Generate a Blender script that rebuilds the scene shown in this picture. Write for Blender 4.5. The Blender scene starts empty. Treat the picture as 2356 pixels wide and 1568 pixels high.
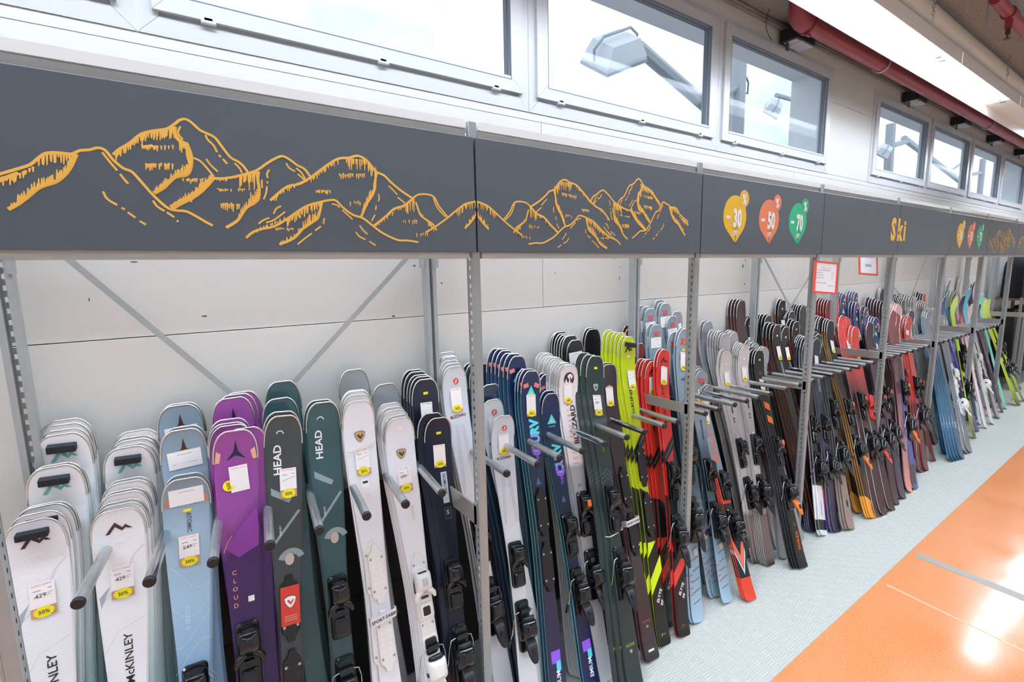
import bpy, math, random
from mathutils import Vector, Matrix
random.seed(7)
scene = bpy.context.scene
COL = scene.collection

# ------------------------------------------------------------------ camera
F_PX, W_PX, H_PX = 1120.0, 2356, 1568
CR = Vector((0.8226426, -0.5682187, -0.0196628))
CU = Vector((0.0973748, 0.1067338, 0.9895080))
CF = Vector((0.5601583, 0.8159261, -0.1431339))
CAM = Vector((0.4146644, -1.5418232, 1.9454557))
cd = bpy.data.cameras.new('camera'); cam = bpy.data.objects.new('camera', cd); COL.objects.link(cam)
cd.sensor_width = 36.0; cd.lens = F_PX * 36.0 / W_PX; cd.clip_start = 0.05; cd.clip_end = 300
cam.matrix_world = Matrix(((CR.x, CU.x, -CF.x, CAM.x), (CR.y, CU.y, -CF.y, CAM.y), (CR.z, CU.z, -CF.z, CAM.z), (0, 0, 0, 1)))
scene.camera = cam
def ray(x, y): return CR * ((x - W_PX / 2) / F_PX) - CU * ((y - H_PX / 2) / F_PX) + CF
def onY(x, y, Y): d = ray(x, y); return CAM + d * ((Y - CAM.y) / d.y)
def onZ(x, y, Z): d = ray(x, y); return CAM + d * ((Z - CAM.z) / d.z)
def onX(x, y, X): d = ray(x, y); return CAM + d * ((X - CAM.x) / d.x)

# ------------------------------------------------------------------ sky, exposure
world = bpy.data.worlds.new('overcast_sky'); scene.world = world; world.use_nodes = True
wn = world.node_tree; wn.nodes.clear()
def wnode(t): return wn.nodes.new(t)
_o = wnode('ShaderNodeOutputWorld'); _b = wnode('ShaderNodeBackground'); _n = wnode('ShaderNodeTexNoise'); _r = wnode('ShaderNodeValToRGB'); _t = wnode('ShaderNodeTexCoord')
_n.inputs['Scale'].default_value = 3.2; _n.inputs['Detail'].default_value = 6; _n.inputs['Roughness'].default_value = .55
_r.color_ramp.elements[0].position = .30; _r.color_ramp.elements[0].color = (.50, .70, .95, 1)
_r.color_ramp.elements[1].position = .56; _r.color_ramp.elements[1].color = (.93, .96, 1, 1)
wn.links.new(_t.outputs['Generated'], _n.inputs['Vector']); wn.links.new(_n.outputs['Fac'], _r.inputs['Fac'])
wn.links.new(_r.outputs['Color'], _b.inputs['Color']); _b.inputs['Strength'].default_value = 0.62
wn.links.new(_b.outputs['Background'], _o.inputs['Surface'])
vs = scene.view_settings; vs.view_transform = 'Standard'; vs.look = 'None'; vs.gamma = 1.0; vs.use_curve_mapping = False; vs.exposure = 1.42
LAMP = 10.5          # luminance of the tube light diffusers

# ------------------------------------------------------------------ materials
def lin(h):
    if isinstance(h, (tuple, list)): c = h[:3]
    else:
        h = h.lstrip('#'); c = [int(h[i:i + 2], 16) / 255 for i in (0, 2, 4)]
        c = [x / 12.92 if x <= .04045 else ((x + .055) / 1.055) ** 2.4 for x in c]
    return (c[0], c[1], c[2], 1.0)
MATS = {}
def mat(name, col, rough=.5, metal=0.0, coat=0.0, noise=0.0, nscale=20.0, bump=0.0, spec=.5):
    if name in MATS: return MATS[name]
    m = bpy.data.materials.new(name); m.use_nodes = True; nt = m.node_tree; p = nt.nodes['Principled BSDF']
    c = lin(col); p.inputs['Base Color'].default_value = c; p.inputs['Roughness'].default_value = rough; p.inputs['Metallic'].default_value = metal
    p.inputs['Coat Weight'].default_value = coat; p.inputs['Coat Roughness'].default_value = .08; p.inputs['Specular IOR Level'].default_value = spec
    if noise or bump:
        tc = nt.nodes.new('ShaderNodeTexCoord'); n = nt.nodes.new('ShaderNodeTexNoise'); n.inputs['Scale'].default_value = nscale; n.inputs['Detail'].default_value = 5
        nt.links.new(tc.outputs['Object'], n.inputs['Vector'])
        if noise:
            r = nt.nodes.new('ShaderNodeValToRGB'); r.color_ramp.elements[0].position = .3; r.color_ramp.elements[1].position = .7
            r.color_ramp.elements[0].color = [max(0, x * (1 - noise)) for x in c[:3]] + [1]; r.color_ramp.elements[1].color = [min(1, x * (1 + noise)) for x in c[:3]] + [1]
            nt.links.new(n.outputs['Fac'], r.inputs['Fac']); nt.links.new(r.outputs['Color'], p.inputs['Base Color'])
        if bump:
            b = nt.nodes.new('ShaderNodeBump'); b.inputs['Strength'].default_value = bump; b.inputs['Distance'].default_value = .004
            nt.links.new(n.outputs['Fac'], b.inputs['Height']); nt.links.new(b.outputs['Normal'], p.inputs['Normal'])
    MATS[name] = m; return m
def emit(name, col, s):
    if name in MATS: return MATS[name]
    m = bpy.data.materials.new(name); m.use_nodes = True; nt = m.node_tree; nt.nodes.clear()
    o = nt.nodes.new('ShaderNodeOutputMaterial'); e = nt.nodes.new('ShaderNodeEmission'); e.inputs['Color'].default_value = lin(col); e.inputs['Strength'].default_value = s
    nt.links.new(e.outputs[0], o.inputs[0]); MATS[name] = m; return m
def sheet(name, stops, interp='LINEAR', diag=0.0, rough=.32, coat=.35, pattern=None):
    """ski top sheet: colour runs along the ski (uv.y: 0 tail, 1 tip), diag slants the bands, pattern adds a print"""
    if name in MATS: return MATS[name]
    m = bpy.data.materials.new(name); m.use_nodes = True; nt = m.node_tree; N = nt.nodes; K = nt.links; p = N['Principled BSDF']
    p.inputs['Roughness'].default_value = rough; p.inputs['Coat Weight'].default_value = coat * .5; p.inputs['Coat Roughness'].default_value = .06; p.inputs['Specular IOR Level'].default_value = .4
    def ink(h):
        c = lin(h); k = .66 if max(c[:3]) < .62 else 1.0; return (c[0] * k, c[1] * k, c[2] * k, 1)
    uv = N.new('ShaderNodeUVMap'); uv.uv_map = 'UVMap'; sx = N.new('ShaderNodeSeparateXYZ'); K.new(uv.outputs['UV'], sx.inputs[0])
    a = N.new('ShaderNodeMath'); a.operation = 'MULTIPLY_ADD'; a.inputs[1].default_value = diag; K.new(sx.outputs['X'], a.inputs[0]); K.new(sx.outputs['Y'], a.inputs[2])
    r = N.new('ShaderNodeValToRGB'); cr = r.color_ramp; cr.interpolation = interp
    while len(cr.elements) > 1: cr.elements.remove(cr.elements[0])
    cr.elements[0].position = stops[0][0]; cr.elements[0].color = ink(stops[0][1])
    for pos, c in stops[1:]:
        e = cr.elements.new(pos); e.color = ink(c)
    K.new(a.outputs[0], r.inputs['Fac']); out = r.outputs['Color']
    if pattern:
        kind, pc, sc, amt = pattern
        mp = N.new('ShaderNodeMapping'); mp.inputs['Scale'].default_value = (1, 12, 1); K.new(uv.outputs['UV'], mp.inputs['Vector'])
        if kind.startswith('wave'):
            t = N.new('ShaderNodeTexWave'); t.bands_direction = 'DIAGONAL'; t.inputs['Scale'].default_value = sc; t.inputs['Distortion'].default_value = 0
        elif kind == 'swirl':
            t = N.new('ShaderNodeTexWave'); t.wave_type = 'RINGS'; t.inputs['Scale'].default_value = sc; t.inputs['Distortion'].default_value = 3.0
        else:
            t = N.new('ShaderNodeTexNoise'); t.inputs['Scale'].default_value = sc
        K.new(mp.outputs[0], t.inputs['Vector'])
        r2 = N.new('ShaderNodeValToRGB'); r2.color_ramp.elements[0].position = .45; r2.color_ramp.elements[1].position = .62 if kind != 'swirl' else .9
        K.new(t.outputs['Fac'], r2.inputs['Fac'])
        mm = N.new('ShaderNodeMath'); mm.operation = 'MULTIPLY'; mm.inputs[1].default_value = amt; K.new(r2.outputs['Color'], mm.inputs[0])
        mx = N.new('ShaderNodeMix'); mx.data_type = 'RGBA'; mx.blend_type = 'MULTIPLY' if kind == 'wave' else 'MIX'; K.new(mm.outputs[0], mx.inputs['Factor']); K.new(out, mx.inputs[6]); mx.inputs[7].default_value = lin(pc); out = mx.outputs[2]
    K.new(out, p.inputs['Base Color']); MATS[name] = m; return m

# ------------------------------------------------------------------ mesh helpers
class MB:
    def __init__(s): s.v = []; s.f = []; s.m = []; s.sm = []
    def face(s, pts, m=0, smooth=False):
        i = len(s.v); s.v += [tuple(p) for p in pts]; s.f.append(tuple(range(i, i + len(pts)))); s.m.append(m); s.sm.append(smooth)
    def idx(s, verts, faces, m=0, smooth=False):
        i = len(s.v); s.v += [tuple(p) for p in verts]
        for f in faces: s.f.append(tuple(k + i for k in f)); s.m.append(m); s.sm.append(smooth)
    def box(s, x0, x1, y0, y1, z0, z1, m=0):
        v = [(x, y, z) for x in (x0, x1) for y in (y0, y1) for z in (z0, z1)]
        s.idx(v, [(0, 1, 3, 2), (4, 6, 7, 5), (0, 4, 5, 1), (2, 3, 7, 6), (0, 2, 6, 4), (1, 5, 7, 3)], m)
    def bevbox(s, x0, x1, y0, y1, z0, z1, b, m=0):
        """box with chamfered vertical (z) edges and chamfered rims"""
        oct_ = [(x0 + b, y0), (x1 - b, y0), (x1, y0 + b), (x1, y1 - b), (x1 - b, y1), (x0 + b, y1), (x0, y1 - b), (x0, y0 + b)]
        cx, cy = (x0 + x1) / 2, (y0 + y1) / 2
        def ring(z, k): return [(cx + (px - cx) * k[0], cy + (py - cy) * k[1], z) for px, py in oct_]
        kx = max(.1, 1 - 2 * b / (x1 - x0)); ky = max(.1, 1 - 2 * b / (y1 - y0))
        rs = [ring(z0, (kx, ky)), ring(z0 + b, (1, 1)), ring(z1 - b, (1, 1)), ring(z1, (kx, ky))]
        s.loft(rs, m)
    def loft(s, rings, m=0, smooth=False, caps=True):
        n = len(rings[0]); v = [p for r in rings for p in r]; f = []
        for i in range(len(rings) - 1):
            for j in range(n):
                k = (j + 1) % n; f.append((i * n + j, i * n + k, (i + 1) * n + k, (i + 1) * n + j))
        s.idx(v, f, m, smooth)
        if caps: s.face(list(reversed(rings[0])), m); s.face(rings[-1], m)
    def prism(s, poly, ax, a, b, m=0, ka=1.0, kb=1.0):
        """poly of 2d points extruded along axis ax; ka/kb shrink each end about its centre"""
        cx = sum(p[0] for p in poly) / len(poly); cy = sum(p[1] for p in poly) / len(poly)
        def P(p, t, k):
            u, w = cx + (p[0] - cx) * k, cy + (p[1] - cy) * k
            return (t, u, w) if ax == 0 else ((u, t, w) if ax == 1 else (u, w, t))
        s.loft([[P(p, a, ka) for p in poly], [P(p, b, kb) for p in poly]], m)
    def tube(s, path, r, n=8, m=0, caps=True, smooth=True):
        path = [Vector(p) for p in path]; rings = []; ref = None
        for i, p in enumerate(path):
            d = (path[min(i + 1, len(path) - 1)] - path[max(i - 1, 0)]).normalized()
            if ref is None: ref = Vector((0, 0, 1)) if abs(d.z) < .9 else Vector((1, 0, 0))
            a = d.cross(ref).normalized(); b = a.cross(d).normalized(); ref = b
            rr = r[i] if isinstance(r, (list, tuple)) else r
            rings.append([tuple(p + (a * math.cos(t) + b * math.sin(t)) * rr) for t in [2 * math.pi * k / n for k in range(n)]])
        s.loft(rings, m, smooth, caps)
    def build(s, name, mats, parent=None, loc=None):
        me = s.mesh(name, mats); return put(name, me, parent, loc)
    def mesh(s, name, mats):
        me = bpy.data.meshes.new(name); me.from_pydata(s.v, [], s.f)
        for m in (mats if isinstance(mats, (list, tuple)) else [mats]): me.materials.append(m)
        me.polygons.foreach_set('material_index', s.m); me.polygons.foreach_set('use_smooth', s.sm); me.update(); return me
def put(name, me, parent=None, loc=None):
    o = bpy.data.objects.new(name, me); COL.objects.link(o)
    if parent is not None: o.parent = parent
    if loc is not None: o.location = loc
    return o
def tag(o, label, cat, group=None):
    o['label'] = label; o['category'] = cat
    if group: o['group'] = group
    return o
def thing(name, label, cat, loc=(0, 0, 0), group=None):
    o = bpy.data.objects.new(name, None); COL.objects.link(o); o.location = loc; o.empty_display_size = .1
    return tag(o, label, cat, group)
def struct(o): o['kind'] = 'structure'; return o

# flat lettering: built-in font turned into 2d meshes (cap height 1, centred)
_T = {}
def txt2d(s, bold=0.0):
    k = (s, bold)
    if k in _T: return _T[k]
    cu = bpy.data.curves.new('lettering', 'FONT'); cu.body = s; cu.size = 1.0; cu.resolution_u = 2; cu.offset = bold; cu.dimensions = '2D'; cu.fill_mode = 'BOTH' if False else 'FRONT'
    o = bpy.data.objects.new('lettering', cu); COL.objects.link(o)
    dg = bpy.context.evaluated_depsgraph_get(); dg.update()
    me = bpy.data.meshes.new_from_object(o.evaluated_get(dg))
    v = [(p.co.x, p.co.y) for p in me.vertices]; f = [tuple(p.vertices) for p in me.polygons]
    bpy.data.objects.remove(o); bpy.data.curves.remove(cu); bpy.data.meshes.remove(me)
    xs = [p[0] for p in v]; ys = [p[1] for p in v]; cx = (min(xs) + max(xs)) / 2; h = .729; cy = h / 2
    r = ([((x - cx) / h, (y - cy) / h) for x, y in v], f, (max(xs) - min(xs)) / h)
    _T[k] = r; return r
class Decal:
    """flat print in 2d (x across, s along); layers sit a hair above each other"""
    def __init__(s): s.items = []; s.mats = []
    def mi(s, m):
        if m not in s.mats: s.mats.append(m)
        return s.mats.index(m)
    def poly(s, pts, m, layer=0): s.items.append((pts, [tuple(range(len(pts)))], s.mi(m), layer)); return s
    def rect(s, x, y, w, h, m, layer=0, rot=0):
        c, n = math.cos(rot), math.sin(rot); q = [(-w / 2, -h / 2), (w / 2, -h / 2), (w / 2, h / 2), (-w / 2, h / 2)]
        return s.poly([(x + a * c - b * n, y + a * n + b * c) for a, b in q], m, layer)
    def disc(s, x, y, r, m, layer=0, n=20, ry=None): return s.poly([(x + r * math.cos(2 * math.pi * k / n), y + (ry or r) * math.sin(2 * math.pi * k / n)) for k in range(n)], m, layer)
    def ring(s, x, y, r, w, m, layer=0, n=20, a0=0, a1=360, ry=1.0):
        A = [math.radians(a0 + (a1 - a0) * k / n) for k in range(n + 1)]
        v = [(x + rr * math.cos(a), y + rr * ry * math.sin(a)) for a in A for rr in (r, r - w)]
        s.items.append((v, [(2 * k, 2 * k + 2, 2 * k + 3, 2 * k + 1) for k in range(n)], s.mi(m), layer)); return s
    def burst(s, x, y, r, m, layer=0, n=16): return s.poly([(x + (r if k % 2 else r * .84) * math.cos(math.pi * k / n) * 1.08, y + (r if k % 2 else r * .84) * .8 * math.sin(math.pi * k / n)) for k in range(2 * n)], m, layer)
    def text(s, t, x, y, h, m, rot=0, layer=1, bold=.012, sx=1.0):
        v, f, w = txt2d(t, bold); c, n = math.cos(rot), math.sin(rot)
        s.items.append(([(x + (a * sx * c - b * n) * h, y + (a * sx * n + b * c) * h) for a, b in v], f, s.mi(m), layer)); return s
    def ribbon(s, pts, w, m, layer=0):
        """stroke of width w (or list of widths) along pts"""
        n = len(pts); L = []; R = []
        for i in range(n):
            a = pts[max(i - 1, 0)]; b = pts[min(i + 1, n - 1)]; dx, dy = b[0] - a[0], b[1] - a[1]; l = math.hypot(dx, dy) or 1
            ww = (w[i] if isinstance(w, (list, tuple)) else w) / 2; nx, ny = -dy / l * ww, dx / l * ww
            L.append((pts[i][0] + nx, pts[i][1] + ny)); R.append((pts[i][0] - nx, pts[i][1] - ny))
        s.items.append((L + R, [(i, i + 1, n + i + 1, n + i) for i in range(n - 1)], s.mi(m), layer)); return s
    def clusters(s, fn, gap=.03, step=.0006):
        """prints that stand apart along the ski become parts of their own"""
        it = sorted(((min(q[1] for q in v), max(q[1] for q in v), i) for i, (v, f, m, l) in enumerate(s.items)))
        out = []; cur = []; hi = -9
        for lo, h, i in it:
            if cur and lo > hi + gap: out.append(cur); cur = []; hi = -9
            cur.append(i); hi = max(hi, h)
        if cur: out.append(cur)
        r = []
        for c in out:
            d = Decal(); d.mats = s.mats; d.items = [s.items[i] for i in sorted(c)]; n = sum(1 for i in c if len(s.items[i][1]) > 25)
            nm = 'lettering' if n else ('marking_lines' if len(c) > 8 else 'printed_mark'); r.append((nm, d.mesh(nm, fn, step)))
        return r
    def mesh(s, name, fn, step=.0006):
        b = MB()
        for i, (v, f, m, l) in enumerate(s.items): b.idx([fn(x, y, (l + 1) * step + i * 4e-6) for x, y in v], f, m)
        return b.mesh(name, s.mats)

# ================================================================== THE ROOM
BAY = 1.33; WALLY = .52; CEIL = 3.72; FB, FT = 2.0136, 2.41          # rack bay, wall face, ceiling, fascia bottom/top
XL, XR, YF = -4.6, 14.2, -8.5
def node_mat(name):
    m = bpy.data.materials.new(name); m.use_nodes = True; MATS[name] = m; return m, m.node_tree, m.node_tree.nodes['Principled BSDF']
# checker plate: small raised bars in alternating directions
m, nt, p = node_mat('grey_checker_plate'); p.inputs['Base Color'].default_value = lin('c6c9bf'); p.inputs['Roughness'].default_value = .42
tc = nt.nodes.new('ShaderNodeTexCoord'); ck = nt.nodes.new('ShaderNodeTexChecker'); ck.inputs['Scale'].default_value = 22; ck.inputs['Color1'].default_value = (1, 1, 1, 1); ck.inputs['Color2'].default_value = (0, 0, 0, 1)
nt.links.new(tc.outputs['Object'], ck.inputs['Vector']); wv = []
for d in ('X', 'Y'):
    w = nt.nodes.new('ShaderNodeTexWave'); w.bands_direction = d; w.inputs['Scale'].default_value = 24; nt.links.new(tc.outputs['Object'], w.inputs['Vector']); wv.append(w)
mx = nt.nodes.new('ShaderNodeMix'); mx.data_type = 'RGBA'; nt.links.new(ck.outputs['Fac'], mx.inputs['Factor']); nt.links.new(wv[0].outputs['Color'], mx.inputs[6]); nt.links.new(wv[1].outputs['Color'], mx.inputs[7])
bp = nt.nodes.new('ShaderNodeBump'); bp.inputs['Strength'].default_value = .4; bp.inputs['Distance'].default_value = .004; nt.links.new(mx.outputs[2], bp.inputs['Height']); nt.links.new(bp.outputs['Normal'], p.inputs['Normal'])
PLATE = m
# speckled orange resin
m, nt, p = node_mat('orange_resin_floor'); p.inputs['Roughness'].default_value = .17; p.inputs['Coat Weight'].default_value = .3; p.inputs['Coat Roughness'].default_value = .1
tc = nt.nodes.new('ShaderNodeTexCoord'); n1 = nt.nodes.new('ShaderNodeTexNoise'); n1.inputs['Scale'].default_value = 170; n1.inputs['Detail'].default_value = 2
r1 = nt.nodes.new('ShaderNodeValToRGB'); r1.color_ramp.interpolation = 'CONSTANT'; e = r1.color_ramp.elements
e[0].position = 0; e[0].color = lin('c06a35'); e[1].position = .33; e[1].color = lin('ea9458'); x_ = e.new(.66); x_.color = lin('ffd0a0')
n2 = nt.nodes.new('ShaderNodeTexNoise'); n2.inputs['Scale'].default_value = 2.5; n2.inputs['Detail'].default_value = 6
r2 = nt.nodes.new('ShaderNodeValToRGB'); r2.color_ramp.elements[0].color = (.10, .10, .10, 1); r2.color_ramp.elements[1].color = (.28, .28, .28, 1); r2.color_ramp.elements[0].position = .3; r2.color_ramp.elements[1].position = .7
for n_ in (n1, n2): nt.links.new(tc.outputs['Object'], n_.inputs['Vector'])
nt.links.new(n1.outputs['Fac'], r1.inputs['Fac']); nt.links.new(r1.outputs['Color'], p.inputs['Base Color']); nt.links.new(n2.outputs['Fac'], r2.inputs['Fac']); nt.links.new(r2.outputs['Color'], p.inputs['Roughness'])
ORANGE = m
WALLP = mat('cream_wall_paint', 'd0cfc8', .55, noise=.02, nscale=3, bump=.05)
JOINT = mat('wall_core', 'd0cfc8', .8); DARKW = mat('plain_wall_paint', 'dcd9d2', .7)
WOOL = mat('grey_wood_wool_board', '989794', .95, noise=.28, nscale=70, bump=.9)
PVC = mat('white_window_frame', 'c6c8ca', .35); PVCD = mat('frame_rubber_gasket', '6a7078', .6)
EXT = mat('pale_render', 'dcdddd', .8, noise=.04, nscale=6)

b = MB(); b.box(XL, XR, YF, -2.9, -.1, 0); struct(b.build('floor', PLATE))  # unseen floor behind the aisle, made grey to cut the orange bounce light
b = MB(); b.box(XL, XR, -2.9, -.53, -.1, 0); FLOOR = struct(b.build('floor', ORANGE))
b = MB(); b.box(XL, XR, -.53, WALLY + .05, -.1, .002); struct(b.build('floor', PLATE))
# floor markings lying in the resin: grey stripe and thin light joint
b = MB(); P_ = [onZ(*q, 0) for q in ((2105, 1268), (2110, 1281), (2356, 1382), (2356, 1368))]; k_ = 4.2; P_[2] = P_[1] + (P_[2] - P_[1]) * k_; P_[3] = P_[0] + (P_[3] - P_[0]) * k_; b.prism([(v.x, v.y) for v in P_], 2, 0, .0012); b.build('floor_stripe', mat('grey_floor_stripe', 'a8a79d', .4), FLOOR)
b = MB(); P_ = [onZ(*q, 0) for q in ((2040, 1343), (2040, 1346), (2356, 1498), (2356, 1495))]; k_ = 3.6; P_[2] = P_[1] + (P_[2] - P_[1]) * k_; P_[3] = P_[0] + (P_[3] - P_[0]) * k_; b.prism([(v.x, v.y) for v in P_], 2, 0, .0008); b.build('floor_joint', mat('pale_floor_joint', 'e8c4a0', .35), FLOOR)

# back wall: body with window openings, cream boards with recessed joints as its pieces
WIN1 = [-2.722, -1.162, .398, 1.958, 3.545, 5.185]; WIN2 = [6.05, 7.61, 9.17, 10.75, 12.33]; SILL, WTOP = 2.727, 3.585
b = MB(); Y1 = .86; B0 = WALLY + .03
b.box(XL, XR, B0, Y1, -.1, SILL); b.box(XL, XR, B0, Y1, WTOP, CEIL + .5)
b.box(XL, WIN1[0], B0, Y1, SILL, WTOP); b.box(WIN1[-1], WIN2[0], B0, Y1, SILL, WTOP); b.box(WIN2[-1], XR, B0, Y1, SILL, WTOP)
WALL = struct(b.build('wall_back', [EXT]))
b = MB()   # thin core of the wall colour, set just behind the boards and their joints
b.box(XL, XR, WALLY + .022, B0, 0, SILL); b.box(XL, WIN1[0], WALLY + .022, B0, SILL, CEIL); b.box(WIN1[-1], WIN2[0], WALLY + .022, B0, SILL, CEIL); b.box(WIN2[-1], XR, WALLY + .022, B0, SILL, CEIL); b.box(XL, XR, WALLY + .022, B0, WTOP, CEIL)
b.build('joint_backing', JOINT, WALL)
def board(x0, x1, z0, z1, g=.0015):
    b = MB(); b.bevbox(x0 + g, x1 - g, WALLY, WALLY + .02, z0 + g, z1 - g, .0008); b.build('wall_board', WALLP, WALL)
ZJ = 1.747
for x0, x1 in ((XL, -1.2), (-1.2, 1.412), (1.412, 4.05), (4.05, 6.6), (6.6, 9.3), (9.3, XR)): board(x0, x1, 0, ZJ)
for x0, x1 in ((XL, -.55), (-.55, 2.038), (2.038, 4.63), (4.63, 7.2), (7.2, 10), (10, XR)): board(x0, x1, ZJ, 2.69)
board(XL, XR, 2.69, SILL, .0005)
board(XL, WIN1[0], SILL, WTOP); board(WIN1[-1], WIN2[0], SILL, 3.32); board(WIN1[-1], WIN2[0], 3.32, WTOP); board(WIN2[-1], XR, SILL, WTOP); board(XL, XR, WTOP, CEIL, .0)
# scuffs and old screw holes in the boards
b = MB()
for x, y, w, h in ((905, 727, 4, 2), (1413, 592, 3, 3), (1016, 651, 2, 2), (953, 611, 3, 2), (1425, 640, 1, 5), (1428, 614, 2, 1), (1709, 612, 2, 4), (1714, 598, 1, 2), (1713, 653, 1.5, 2), (1278, 628, 1, 2), (308, 602, 6, 1), (470, 727, 5, 1.5), (1528, 359, 5, 1.5), (205, 689, 1, 3)):
    c = onY(x, y, WALLY); s = .0016 * (c - CAM).length / 1.8; b.prism([(c.x - w * s, c.z - h * s * .6), (c.x + w * s * .7, c.z - h * s), (c.x + w * s, c.z + h * s * .7), (c.x - w * s * .5, c.z + h * s)], 1, WALLY - .0006, WALLY + .004)
b.build('screw_hole', mat('dark_scuff', '4c4038', .8), WALL)

# windows: outer frame, opening sash with mitred corners, pane, hinges
GLASS = bpy.data.materials.new('window_glass'); GLASS.use_nodes = True; nt = GLASS.node_tree; nt.nodes.clear()
o_ = nt.nodes.new('ShaderNodeOutputMaterial'); mxs = nt.nodes.new('ShaderNodeMixShader'); tr = nt.nodes.new('ShaderNodeBsdfTransparent'); gl = nt.nodes.new('ShaderNodeBsdfGlossy'); gl.inputs['Roughness'].default_value = .02; tr.inputs['Color'].default_value = (.93, .97, 1, 1)
mxs.inputs[0].default_value = .012; nt.links.new(tr.outputs[0], mxs.inputs[1]); nt.links.new(gl.outputs[0], mxs.inputs[2]); nt.links.new(mxs.outputs[0], o_.inputs[0])
def ringframe(b, x0, x1, z0, z1, w, y0, y1, m=0, wt=None):
    """four mitred bars"""
    wt = wt or w
    O = [(x0, z0), (x1, z0), (x1, z1), (x0, z1)]; I = [(x0 + w, z0 + wt), (x1 - w, z0 + wt), (x1 - w, z1 - wt), (x0 + w, z1 - wt)]
    for k in range(4):
        l = (k + 1) % 4; g = .0007; q = [O[k], O[l], I[l], I[k]]; cx = sum(a for a, _ in q) / 4; cz = sum(a for _, a in q) / 4
        b.prism([(a + (g if a < cx else -g) * (1 if k % 2 == 0 else 0), c + (g if c < cz else -g) * (1 if k % 2 else 0)) for a, c in q], 1, y0, y1, m)
nwin = 0
def window(a, c):
    global nwin
    nwin += 1; root = bpy.data.objects.new('window_%d' % nwin, None); COL.objects.link(root); root.location = (a, WALLY, SILL); struct(root)
    L = c - a; h = WTOP - SILL
    b = MB(); ringframe(b, .001, L - .001, 0, h, .06, -.004, .07); b.build('window_frame', PVC, root)
    b = MB(); ringframe(b, .045, L - .045, .073, h - .042, .068, -.020, .04); s = b.build('sash', PVC, root)
    b = MB(); ringframe(b, .1125, L - .1125, .1245, h - .1095, .004, -.0205, -.004); ringframe(b, .116, L - .116, .124, h - .113, .006, .004, .03); b.build('gasket', PVCD, s)
    b = MB(); b.box(.11, L - .11, .012, .018, .12, h - .106); b.build('pane', GLASS, root)
    for x in (.2, L / 2 + .03, L - .2):
        b = MB(); b.tube([(x - .022, -.016, .068), (x + .022, -.016, .068)], .008, 8); b.box(x - .012, x + .012, -.02, .0, .07, .082); b.build('hinge', mat('hinge_plastic', 'c9cac6', .4), root)
for g in (WIN1, WIN2):
    for i in range(len(g) - 1): window(g[i], g[i + 1])

# ceiling of wood wool boards
b = MB(); b.box(XL, XR, YF, WALLY + .03, CEIL + .012, CEIL + .1); CE = struct(b.build('ceiling', mat('ceiling_gap', '989794', .9)))
b = MB(); b.bevbox(0, 1.246, 0, .622, 0, .03, .003); WB = b.mesh('ceiling_board', WOOL)
nx = int((XR - XL) / 1.25) + 1; ny = int((WALLY - YF) / .625) + 1
for j in range(ny):
    for i in range(nx):
        if 1.0 < XL + i * 1.25 < 13 and WALLY - .625 * (j + 1) > -2.2: put('ceiling_board', WB, CE, (XL + i * 1.25 - (j % 2) * .6, WALLY - .625 * (j + 1), CEIL))
b = MB(); b.box(XL, XR, YF, WALLY - .625 * 4 - .01, CEIL, CEIL + .02); b.box(XL, 1.1, YF, WALLY, CEIL, CEIL + .02); b.build('ceiling_board', WOOL, CE)
b = MB(); b.box(XL - .2, XL, YF, 1, -.1, CEIL + .3); struct(b.build('wall_left', DARKW))
b = MB(); b.box(XR, XR + .2, YF, 1, -.1, CEIL + .3); struct(b.build('wall_right', DARKW))
b = MB(); b.box(XL, XR, YF - .2, YF, -.1, CEIL + .3); struct(b.build('wall_front', DARKW))

# ------------------------------------------------------------------ ceiling services
LIGHT = emit('lamp_diffuser_light', 'e2edff', LAMP); HOUS = mat('white_lamp_housing', 'e6e2de', .4)
GALV = mat('galvanised_steel', 'c2c8c8', .32, .7, noise=.08, nscale=40); CHROME = mat('chrome_tube', 'c8cccc', .12, 1.0)
UPR = mat('grey_powder_coat', 'a2a7a6', .36, .2, noise=.03, nscale=30); BLACK = mat('black_plastic', '15171a', .35); BRUSH = mat('brushed_rail', 'bdbab5', .34, .45)
def luminaire(x0, x1, yc, lab, lit=True, name='tube_light'):
    t = thing(name, lab, 'light', ((x0 + x1) / 2, yc, 3.40), 'ceiling tube lights'); L = (x1 - x0) / 2 - .003
    b = MB(); b.prism([(-.132, 0), (-.132, .09), (-.08, .14), (.08, .14), (.132, .09), (.132, 0), (.127, 0), (.122, .088), (-.122, .088), (-.127, 0)], 0, -L, L); b.build('housing', HOUS, t)
    b = MB(); b.box(-L + .002, L - .002, -.121, .121, .082, .087); b.build('diffuser', LIGHT if lit else mat('unlit_diffuser', 'efe9e2', .4), t)
    for s in (-1, 1):
        b = MB(); b.box(s * (L - .05) - .016, s * (L - .05) + .016, -.02, .02, .076, .082); b.build('clip', mat('grey_clip', '6a6c70', .4), t)
luminaire(1.8, 3.6, -.137, 'lit tube light whose end shows just before the red pipe elbow')
luminaire(3.6, 5.4, -.137, 'lit white tube light below the red pipe elbow')
luminaire(5.4, 7.2, -.137, 'lit white tube light below the red pipe, beyond the elbow')
luminaire(7.2, 9.0, -.137, 'unlit tube light at the end of the lit row over the rack', False)
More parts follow.
